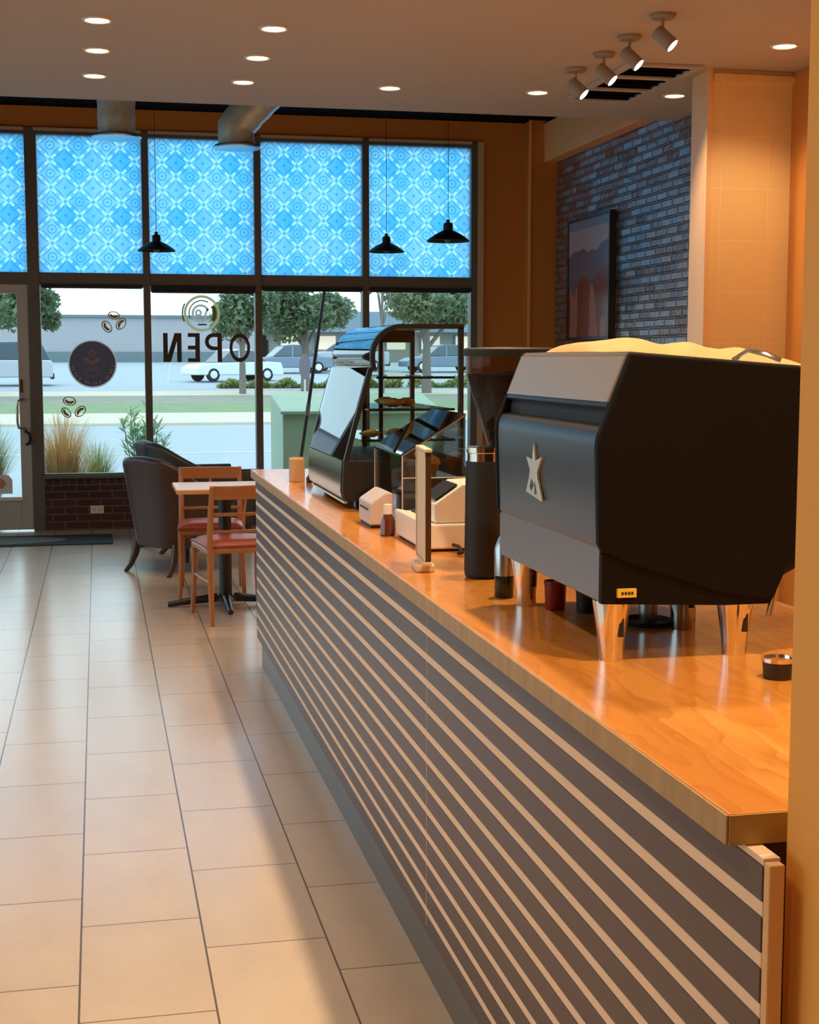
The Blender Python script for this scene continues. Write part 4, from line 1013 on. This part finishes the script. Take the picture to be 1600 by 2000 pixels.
# ================================================================== WINDOW DECALS
DY0, DY1 = WY+0.0225, WY+0.0245
t = thing('open_lettering', 'brown OPEN lettering on the glass, seen mirrored from inside', 'window lettering', (0.95, WY+0.02, 1.46))
zb_, zt2, wv = 1.468, 1.722, 0.040
m_ = MB(); m_.box(0.570, 0.570+wv, DY0, DY1, zb_, zt2); m_.box(0.690, 0.690+wv, DY0, DY1, zb_, zt2)
m_.prism([(0.590, zb_), (0.635, zb_), (0.712, zt2), (0.670, zt2)], DY0-0.0002, DY1+0.0002)
build('letter_n', m_, M['brown_vinyl'], t)
m_ = MB(); m_.box(0.890-wv, 0.890, DY0, DY1, zb_, zt2)
for z_ in (zb_, (zb_+zt2)/2-0.017, zt2-0.034): m_.box(0.785, 0.890-wv, DY0, DY1, z_, z_+0.034)
build('letter_e', m_, M['brown_vinyl'], t)
m_ = MB(); m_.box(1.085-wv, 1.085, DY0, DY1, zb_, zt2)
m_.box(1.010, 1.085-wv, DY0, DY1, zt2-0.034, zt2); m_.box(1.010, 1.085-wv, DY0, DY1, 1.572, 1.604)
m_.arc_stroke(1.010, 1.647, 0.058, 0.034, R(90), R(270), DY0, DY1, 16)
build('letter_p', m_, M['brown_vinyl'], t)
build('letter_o', MB().arc_stroke(1.243, (zb_+zt2)/2, 0.109, 0.036, 0, 2*PI, DY0, DY1, 36, 0.72), M['brown_vinyl'], t)

t = thing('ring_decal', 'round cream ring emblem on the glass above OPEN', 'window decal', (0.914, WY+0.02, 1.74))
cxx, czz = 0.912, 1.895
build('ring', MB().arc_stroke(cxx, czz, 0.148, 0.022, 0, 2*PI, DY0, DY1, 40), M['cream_vinyl'], t)
build('outer_arc', MB().arc_stroke(cxx, czz, 0.170, 0.012, R(150), R(205), DY0, DY1, 12), M['olive_vinyl'], t)
build('inner_arc', MB().arc_stroke(cxx, czz, 0.112, 0.030, R(-35), R(35), DY0, DY1, 12).arc_stroke(cxx, czz, 0.112, 0.010, R(60), R(200), DY0, DY1, 14), M['olive_vinyl'], t)
mm = MB().arc_stroke(cxx-0.01, czz, 0.070, 0.020, R(20), R(320), DY0, DY1, 20).arc_stroke(cxx-0.03, czz+0.005, 0.022, 0.018, 0, 2*PI, DY0, DY1, 14).bar((cxx+0.02, czz-0.04), (cxx+0.05, czz+0.04), 0.018, DY0, DY1)
build('motif', mm, M['pale_vinyl'], t)
build('base_bar', MB().bar((cxx-0.035, czz-0.098), (cxx+0.040, czz-0.098), 0.014, DY0, DY1), M['plum_vinyl'], t)

t = thing('roundel_decal', 'large dark plum round emblem on the window beside door', 'window decal', (-0.04, WY+0.02, 1.24))
cxx, czz = -0.041, 1.452
Rx = Matrix.Rotation(R(90), 3, 'X')
build('disc', MB().lathe([(0.0, 0.0), (0.197, 0.0), (0.197, 0.002), (0, 0.002)], (cxx, DY1, czz), 48, Rx), M['plum_vinyl'], t)
e0, e1 = DY0-0.0025, DY0-0.0005
build('rim_line', MB().arc_stroke(cxx, czz, 0.203, 0.010, 0, 2*PI, DY0, DY1, 48), M['pale_vinyl'], t)
lf = MB()
for s in (-1, 1):
    lf.prism([(cxx, czz-0.005), (cxx+s*0.03, czz+0.005), (cxx+s*0.085, czz+0.052), (cxx+s*0.052, czz+0.058), (cxx+s*0.022, czz+0.045), (cxx, czz+0.020)], e0, e1)
lf.arc_stroke(cxx, czz+0.085, 0.026, 0.010, 0, 2*PI, e0, e1, 18); lf.arc_stroke(cxx, czz+0.085, 0.006, 0.008, 0, 2*PI, e0, e1, 8)
build('leaf_motif', lf, M['rose_vinyl'], t)
vv = MB().arc_stroke(cxx, czz-0.045, 0.062, 0.008, R(180), R(360), e0, e1, 18).bar((cxx-0.03, czz-0.03), (cxx, czz-0.062), 0.010, e0, e1).bar((cxx+0.03, czz-0.03), (cxx, czz-0.062), 0.010, e0, e1)
build('lower_motif', vv, M['rose_vinyl'], t)
tk = MB()
for i in range(17):
    a = R(187 + i*(353-187)/16)
    if i in (5, 11): continue
    r0, r1 = 0.158, 0.180; tk.bar((cxx+r0*math.cos(a), czz+r0*math.sin(a)), (cxx+r1*math.cos(a+0.03*(-1)**i), czz+r1*math.sin(a+0.03*(-1)**i)), 0.011, e0, e1)
build('rim_lettering', tk, M['pale_vinyl'], t)

def bean(x, z, rz, sc, label):
    t = thing('bean_decal', label, 'window decal', (x, WY+0.02, z-0.04), group='coffee bean decals on the glass')
    m1 = MB(); m1.arc_stroke(0, 0, 0.052*sc, 0.011, 0, 2*PI, DY0, DY1, 24, 0.68)
    m2 = MB(); m2.arc_stroke(0.05*sc, 0.0, 0.058*sc, 0.016, R(140), R(220), DY0, DY1, 10)
    m3 = MB().arc_stroke(0.0, 0, 0.030*sc, 0.013, R(100), R(260), DY0, DY1, 10, 0.68)
    for m_ in (m1, m2, m3):
        ca, sa = math.cos(R(rz)), math.sin(R(rz)); m_.v = [(x+p[0]*ca-p[2]*sa, p[1], z+p[0]*sa+p[2]*ca) for p in m_.v]
    build('outline', m1, M['bean_vinyl'], t); build('crease', m2, M['bean_vinyl'], t); build('shading', m3, M['bean_vinyl'], t)
bean(0.088, 1.775, 35, 1.0, 'left bean of the upper trio above the round emblem')
bean(0.210, 1.800, -35, 1.0, 'right bean of the upper trio above the round emblem')
bean(0.150, 1.872, 80, 0.9, 'top bean of the upper trio above the round emblem')
bean(-0.245, 1.130, 80, 1.0, 'top bean of the lower trio over the straw grass')
bean(-0.155, 1.040, -45, 1.0, 'right bean of the lower trio over the straw grass')
bean(-0.275, 1.030, 40, 0.9, 'left bean of the lower trio over the straw grass')

# ================================================================== OUTSIDE
def gp(y0, y1, z0, z1, x0=-60, x1=90, th_=0.15):
    return MB().add([(x0, y0, z0-th_), (x1, y0, z0-th_), (x1, y1, z1-th_), (x0, y1, z1-th_), (x0, y0, z0), (x1, y0, z0), (x1, y1, z1), (x0, y1, z1)],
                    [(0,3,2,1),(4,5,6,7),(0,1,5,4),(1,2,6,5),(2,3,7,6),(3,0,4,7)])
struct('ground_bed', gp(WY+0.16, 15.2, -0.05, -0.05), M['bed'], 'planting bed outside the windows')
struct('ground_side', gp(-8, WY+0.16, -0.06, -0.06, -40, XL-0.2), M['concrete'], 'pavement outside the left windows')
struct('ground_road', gp(15.2, 34.0, -0.08, -0.06), M['asphalt'], 'pale road outside the windows')
struct('ground_kerb', gp(34.0, 39.6, 0.0, 0.03), M['concrete'], 'tan pavement strip beyond the road')
struct('ground_lawn', gp(39.6, 46.5, 0.03, 0.07), M['grass'], 'green lawn strip beyond the pavement')
struct('ground_verge', gp(46.5, 54.0, 0.07, 0.13), M['dry_grass'], 'dry grey green verge beyond the lawn')
struct('ground_path', gp(54.0, 57.5, 0.13, 0.22), M['concrete'], 'pale path before the parking lot')
struct('ground_parking', gp(57.5, 110, 0.20, 1.68), M['asphalt'], 'pale parking lot across the road')
ln = MB().box(-60, 90, 24.0, 24.18, -0.069, -0.062)
struct('ground_road_line', ln, M['road_line'])
zP = lambda y: 0.20+(y-57.5)*1.48/52.5

# pale long building (left) and slate-roofed shops (right)
t = thing('warehouse', 'long pale grey flat roofed building across parking lot', 'building', (-2, 97, 1.2))
build('wall', MB().box(-26, 10.5, 95, 104, zP(95)-0.1, 4.12), M['far_wall'], t)
build('roof_edge', MB().box(-26.2, 10.7, 94.8, 104.2, 4.12, 4.28), M['far_band'], t)
build('base_band', MB().box(-26, 10.5, 94.9, 94.99, zP(95)-0.05, 1.92), M['far_band'], t)
t = thing('shop_building', 'low shop building with slate blue roof and lit windows', 'building', (20, 95, 1.2))
build('wall', MB().box(11.2, 34, 96, 104, zP(96)-0.1, 3.3), M['far_wall2'], t)
build('roof', MB().prism([(94.5, 3.25), (105, 3.25), (103, 4.65), (96.5, 4.65)], 11.0, 34.2, 'YZ'), M['far_roof'], t)
for i in range(9):
    x = 12.0+i*2.4
    if x > 33: break
    wn = build('window', MB().box(x, x+1.3, 95.93, 95.99, 2.1, 3.0), M['shop_window'], t)
    build('window_frame', MB().box(x-0.12, x, 95.90, 95.99, 1.9, 3.1), M['far_band'], wn)

def tree(x, y, z, hgt, cr, n, label, lean=0.0, trunk=True, squash=0.75, low=0.0, mkey='leaf', ls=0.16):
    t = thing('tree', label, 'tree', (x, y, z), group='trees across the road')
    n = int(n*2.0); rnd = random.Random(int(x*100+y)); c = Vector((x+lean, y, z+hgt))
    fs = MB()
    lumps = []
    for i in range(9):
        lumps.append((c + Vector((rnd.uniform(-1, 1)*cr*0.62, rnd.uniform(-1, 1)*cr*0.5, rnd.uniform(-1, 1)*cr*squash*0.55 - low*rnd.random())), cr*rnd.uniform(0.30, 0.52)))
    for i in range(n):
        q, rr = lumps[rnd.randrange(9)]
        d = Vector((rnd.gauss(0, 1), rnd.gauss(0, 1), rnd.gauss(0, 1))).normalized()*rr*rnd.random()**0.4; d.z *= squash
        p = q+d; a = Vector((rnd.uniform(-1, 1), rnd.uniform(-1, 1), rnd.uniform(-1, 1))).normalized(); b = a.cross(Vector((rnd.uniform(-1, 1), rnd.uniform(-1, 1), 1))).normalized()
        s = ls*rnd.uniform(0.6, 1.3)
        fs.add([p-a*s, p-b*s*0.55, p+a*s, p+b*s*0.55], [(0, 1, 2, 3)])
    build('foliage', fs, M[mkey], t)
    if trunk:
        tk = MB().tube([(x, y, z-0.1), (x+lean*0.4, y, z+hgt*0.5), (c.x, c.y, c.z+0.2)], [cr*0.09, cr*0.07, cr*0.03], 8)
        for l_, _ in lumps[:5]: tk.tube([(x+lean*0.5, y, z+hgt*0.55), tuple(l_)], [cr*0.035, cr*0.01], 6)
        build('trunk', tk, M['bark'], t, smooth=True)
    return t
tree(5.4, 55.0, 0.15, 3.15, 1.55, 2600, 'dense tree behind the OPEN lettering', squash=1.1, ls=0.13)
tree(8.1, 57.0, 0.20, 3.05, 2.2, 3400, 'wide tree left of the leaning black pole', squash=0.75, ls=0.13)
tree(9.85, 50.0, 0.10, 4.4, 0.9, 500, 'slim tree just left of the right hand mullion', squash=1.0, ls=0.11)
tree(12.6, 55.0, 0.15, 3.1, 2.3, 3800, 'broad tree seen above the pastry case', squash=0.65, ls=0.13)
tree(-2.15, 52.0, 0.12, 3.3, 1.35, 1500, 'airy tree beside the door frame', squash=0.9, ls=0.13)
tree(-4.1, 56.0, 0.15, 3.3, 1.5, 1800, 'tree seen through the door glass', squash=0.9, ls=0.13)
def hedge(x0, x1, y, h, n, label):
    rnd = random.Random(int(x0*10)); z = zP(y); mb = MB()
    for i in range(n):
        u = rnd.random(); x = x0+(x1-x0)*u; hh = h*(0.6+0.4*math.sin(u*19+x0))*rnd.random()
        p = Vector((x, y+rnd.uniform(-0.5, 0.5), z+hh+0.03)); a = Vector((rnd.uniform(-1, 1), rnd.uniform(-1, 1), rnd.uniform(-1, 1))).normalized(); b = a.cross(Vector((0.3, 0.4, 1))).normalized(); s = rnd.uniform(0.06, 0.14)
        mb.add([p-a*s, p-b*s*0.6, p+a*s, p+b*s*0.6], [(0, 1, 2, 3)])
    o = build('hedge', mb, M['leaf_low'], None); tag(o, label, 'hedge', 'low shrubs along the parking lot')
hedge(4.9, 8.4, 60.2, 0.36, 1500, 'low ragged shrubs in front of the white car')
hedge(8.6, 12.6, 60.0, 0.42, 1700, 'low shrubs in front of the parked blue grey cars')
hedge(13.0, 19.0, 60.0, 0.50, 1500, 'low shrubs seen through the pastry case')

def car(x, y, rz, L, Wd, H, paint, label, kind='sedan'):
    z = zP(y)
    t = thing('car', label, 'car', (x, y, z), rz, group='cars in the parking lot')
    if kind == 'sedan':
        bodyp = [(-L/2, 0.30), (-L/2+0.02, 0.62), (-L/2+0.35, 0.78), (-L*0.22, 0.86), (L*0.30, 0.90), (L/2-0.08, 0.86), (L/2, 0.60), (L/2-0.03, 0.28)]
        top = [(-L*0.24, 0.86), (-L*0.10, H-0.05), (0.0, H), (L*0.16, H-0.02), (L*0.33, 0.90)]
    else:
        bodyp = [(-L/2, 0.35), (-L/2, 0.85), (-L/2+0.15, 1.02), (-L*0.28, 1.08), (L*0.48, 1.08), (L/2, 0.95), (L/2, 0.35)]
        top = [(-L*0.30, 1.08), (-L*0.16, H-0.06), (L*0.40, H), (L*0.485, 1.08)]
    build('body', MB().prism(bodyp, -Wd/2, Wd/2), paint, t, bevel=0.06, local=True, seg=3)
    ck = build('cabin', MB().prism(top, -Wd/2+0.12, Wd/2-0.12), M['car_glass'], t, bevel=0.04, local=True)
    rf = [(p[0]*0.92, p[1]) for p in top[1:-1]]
    build('roof', MB().ribbon(rf, -Wd/2+0.13, Wd/2-0.13, 0.05), paint, t, local=True)
    build('pillar', MB().box(-0.05, 0.05, -Wd/2+0.10, Wd/2-0.10, 0.86, H-0.03), paint, t, local=True)
    build('bumper', MB().box(L/2-0.12, L/2+0.05, -Wd/2+0.05, Wd/2-0.05, 0.28, 0.52), M['tyre'] if kind != 'sedan' else paint, t, bevel=0.03, local=True)
    for sx in (-0.31, 0.31):
        for sy in (-1, 1):
            wh = build('wheel', MB().lathe([(0, -0.10), (0.27, -0.10), (0.32, -0.06), (0.32, 0.06), (0.27, 0.10), (0, 0.10)], (sx*L, sy*(Wd/2-0.09), 0.32), 24, Matrix.Rotation(R(90), 3, 'X')), M['tyre'], t, local=True, smooth=True)
            build('hub_cap', MB().lathe([(0, -0.12), (0.17, -0.115), (0.18, -0.101), (0, -0.101)] if sy > 0 else [(0, 0.101), (0.18, 0.101), (0.17, 0.115), (0, 0.12)], (sx*L, sy*(Wd/2-0.09), 0.32), 20, Matrix.Rotation(R(90), 3, 'X')).rot(0), M['car_white'], wh, local=True, smooth=True)
    return t
car(6.05, 66.5, 22, 4.4, 1.75, 1.42, M['car_white'], 'white sedan parked behind the OPEN lettering')
car(-4.3, 63.0, 2, 4.9, 1.9, 1.85, M['car_silver'], 'silver van partly behind the door frame', 'suv')
car(9.9, 76.0, 8, 4.5, 1.8, 1.45, M['car_blue'], 'slate blue car beyond the low shrubs, right of mullion')
car(13.6, 79.0, -6, 4.5, 1.8, 1.55, M['car_silver'], 'silver car parked behind the leaning black pole', 'suv')
car(18.5, 77.0, 5, 4.5, 1.8, 1.45, M['car_blue'], 'blue grey car seen through the pastry case')

# plants just outside
def blades(mb, x, y, z, n, h, spread, seed, wdt=0.006, bend=0.6, fz=1.0):
    rnd = random.Random(seed)
    for i in range(n):
        a = rnd.uniform(0, 2*PI); r = rnd.random()*spread*0.25; hh = h*rnd.uniform(0.55, 1.0); d = Vector((math.cos(a), math.sin(a)*0.6, 0)); out = spread*rnd.uniform(0.15, 1.0)*bend
        sd = Vector((-d.y, d.x, 0))*wdt*rnd.uniform(0.6, 1.4); b0 = Vector((x, y, z))+d*r; pr = None
        for k_ in range(6):
            q = k_/5; p = b0 + d*out*q**1.8 + Vector((0, 0, hh*(q-0.28*q**3*(0.4+out)))); s_ = sd*(1-q*0.85)
            cur = (p-s_, p+s_)
            if pr: mb.add([pr[0], pr[1], cur[1], cur[0]], [(0, 1, 2, 3)])
            pr = cur
def grass_clump(x, y, h, spread, n, label, seed, mkey, base=None):
    t = thing('grass_clump', label, 'ornamental grass', (x, y, -0.05), group='ornamental grasses outside')
    m_ = MB(); blades(m_, x, y, -0.05, n, h, spread, seed, 0.007, 0.9); build('blades', m_, M[mkey], t)
    if base: m_ = MB(); blades(m_, x, y, -0.05, int(n*0.8), h*0.62, spread*0.7, seed+5, 0.006, 0.8); build('base_blades', m_, M[base], t)
grass_clump(-0.34, 13.80, 1.26, 0.44, 1100, 'tall straw coloured grass clump right of the door frame', 3, 'straw', 'green_blade')
grass_clump(-0.02, 14.85, 0.86, 0.30, 600, 'shorter green grass clump below the straw plumes', 9, 'green_blade')
grass_clump(-1.05, 14.1, 1.15, 0.40, 900, 'green and straw grass clump behind the door glass', 5, 'green_blade', 'straw')
def leafy(x, y, h, n, seed, label):
    t = thing('shrub', label, 'shrub', (x, y, -0.05)); rnd = random.Random(seed); sm = MB(); lf_ = MB()
    for s_ in range(13):
        a = rnd.uniform(0, 2*PI); o_ = rnd.uniform(0.05, 0.24); tip = Vector((x+math.cos(a)*o_, y+math.sin(a)*o_*0.8, -0.05+h*rnd.uniform(0.62, 1.0))); b0 = Vector((x+math.cos(a)*0.04, y+math.sin(a)*0.04, -0.05))
        sm.tube([tuple(b0), tuple(b0.lerp(tip, 0.5)+Vector((0, 0, 0.05))), tuple(tip)], [0.008, 0.006, 0.003], 6)
        for i in range(n):
            q = rnd.uniform(0.22, 1.0); p = b0.lerp(tip, q); b_ = rnd.uniform(0, 2*PI); d = Vector((math.cos(b_), math.sin(b_), rnd.uniform(0.1, 1.0))).normalized()*rnd.uniform(0.09, 0.17)
            sd = d.cross(Vector((0, 0, 1))).normalized()*0.013; lf_.add([p, p+d*0.45+sd, p+d, p+d*0.45-sd], [(0, 1, 2, 3)])
    build('stems', sm, M['green_blade'], t, smooth=True); build('leaves', lf_, M['leaf_light'], t)
leafy(0.40, 13.75, 1.14, 80, 4, 'green long leaved shrub outside behind the armchairs')

# green utility cabinet, leaning pole, hanging round sign
t = thing('utility_cabinet', 'pale green metal utility cabinet outside the window', 'utility cabinet', (2.7, 16.0, -0.05))
build('body', MB().prism([(15.3, -0.05), (16.4, -0.05), (16.4, 1.10), (15.3, 0.93)], 1.925, 3.7, 'YZ'), M['utility_green'], t, bevel=0.015)
build('lid_lip', MB().prism([(15.26, 0.905), (15.295, 0.905), (15.295, 0.945), (15.26, 0.935)], 1.90, 3.72, 'YZ'), M['utility_green'], t)
build('door_seam', MB().box(2.78, 2.79, 15.292, 15.299, 0.0, 0.89), M['far_band'], t)
build('concrete_pad', MB().box(1.85, 3.8, 15.2, 16.5, -0.08, -0.045), M['concrete'], t)
t = thing('leaning_pole', 'thin black pole leaning outside the window', 'pole', (1.9, 14.2, -0.05))
build('pole', MB().tube([(1.88, 14.2, -0.05), (2.045, 14.2, 1.03), (2.235, 14.2, 2.30), (2.29, 14.2, 2.68)], 0.018, 10), M['matte_black'], t, smooth=True)
build('grip', MB().tube([(2.03, 14.2, 0.93), (2.048, 14.2, 1.05)], 0.023, 10), M['bark'], t, smooth=True)
t = thing('oval_marker', 'small grey oval marker on a post by the road', 'marker', (4.25, 30.0, -0.06))
build('disc', MB().lathe([(0, -0.03), (0.20, -0.03), (0.20, 0.03), (0, 0.03)], (4.25, 30, 1.33), 24, Matrix.Rotation(R(90), 3, 'X') @ Matrix(((0.6, 0, 0), (0, 1.35, 0), (0, 0, 1)))), mat('oval_grey', (0.16, 0.14, 0.15), 0.6), t, smooth=True)
build('post', MB().tube([(4.25, 30.0, -0.07), (4.25, 30.0, 1.07)], 0.02, 8), M['steel'], t)
print('objects', len(bpy.data.objects))
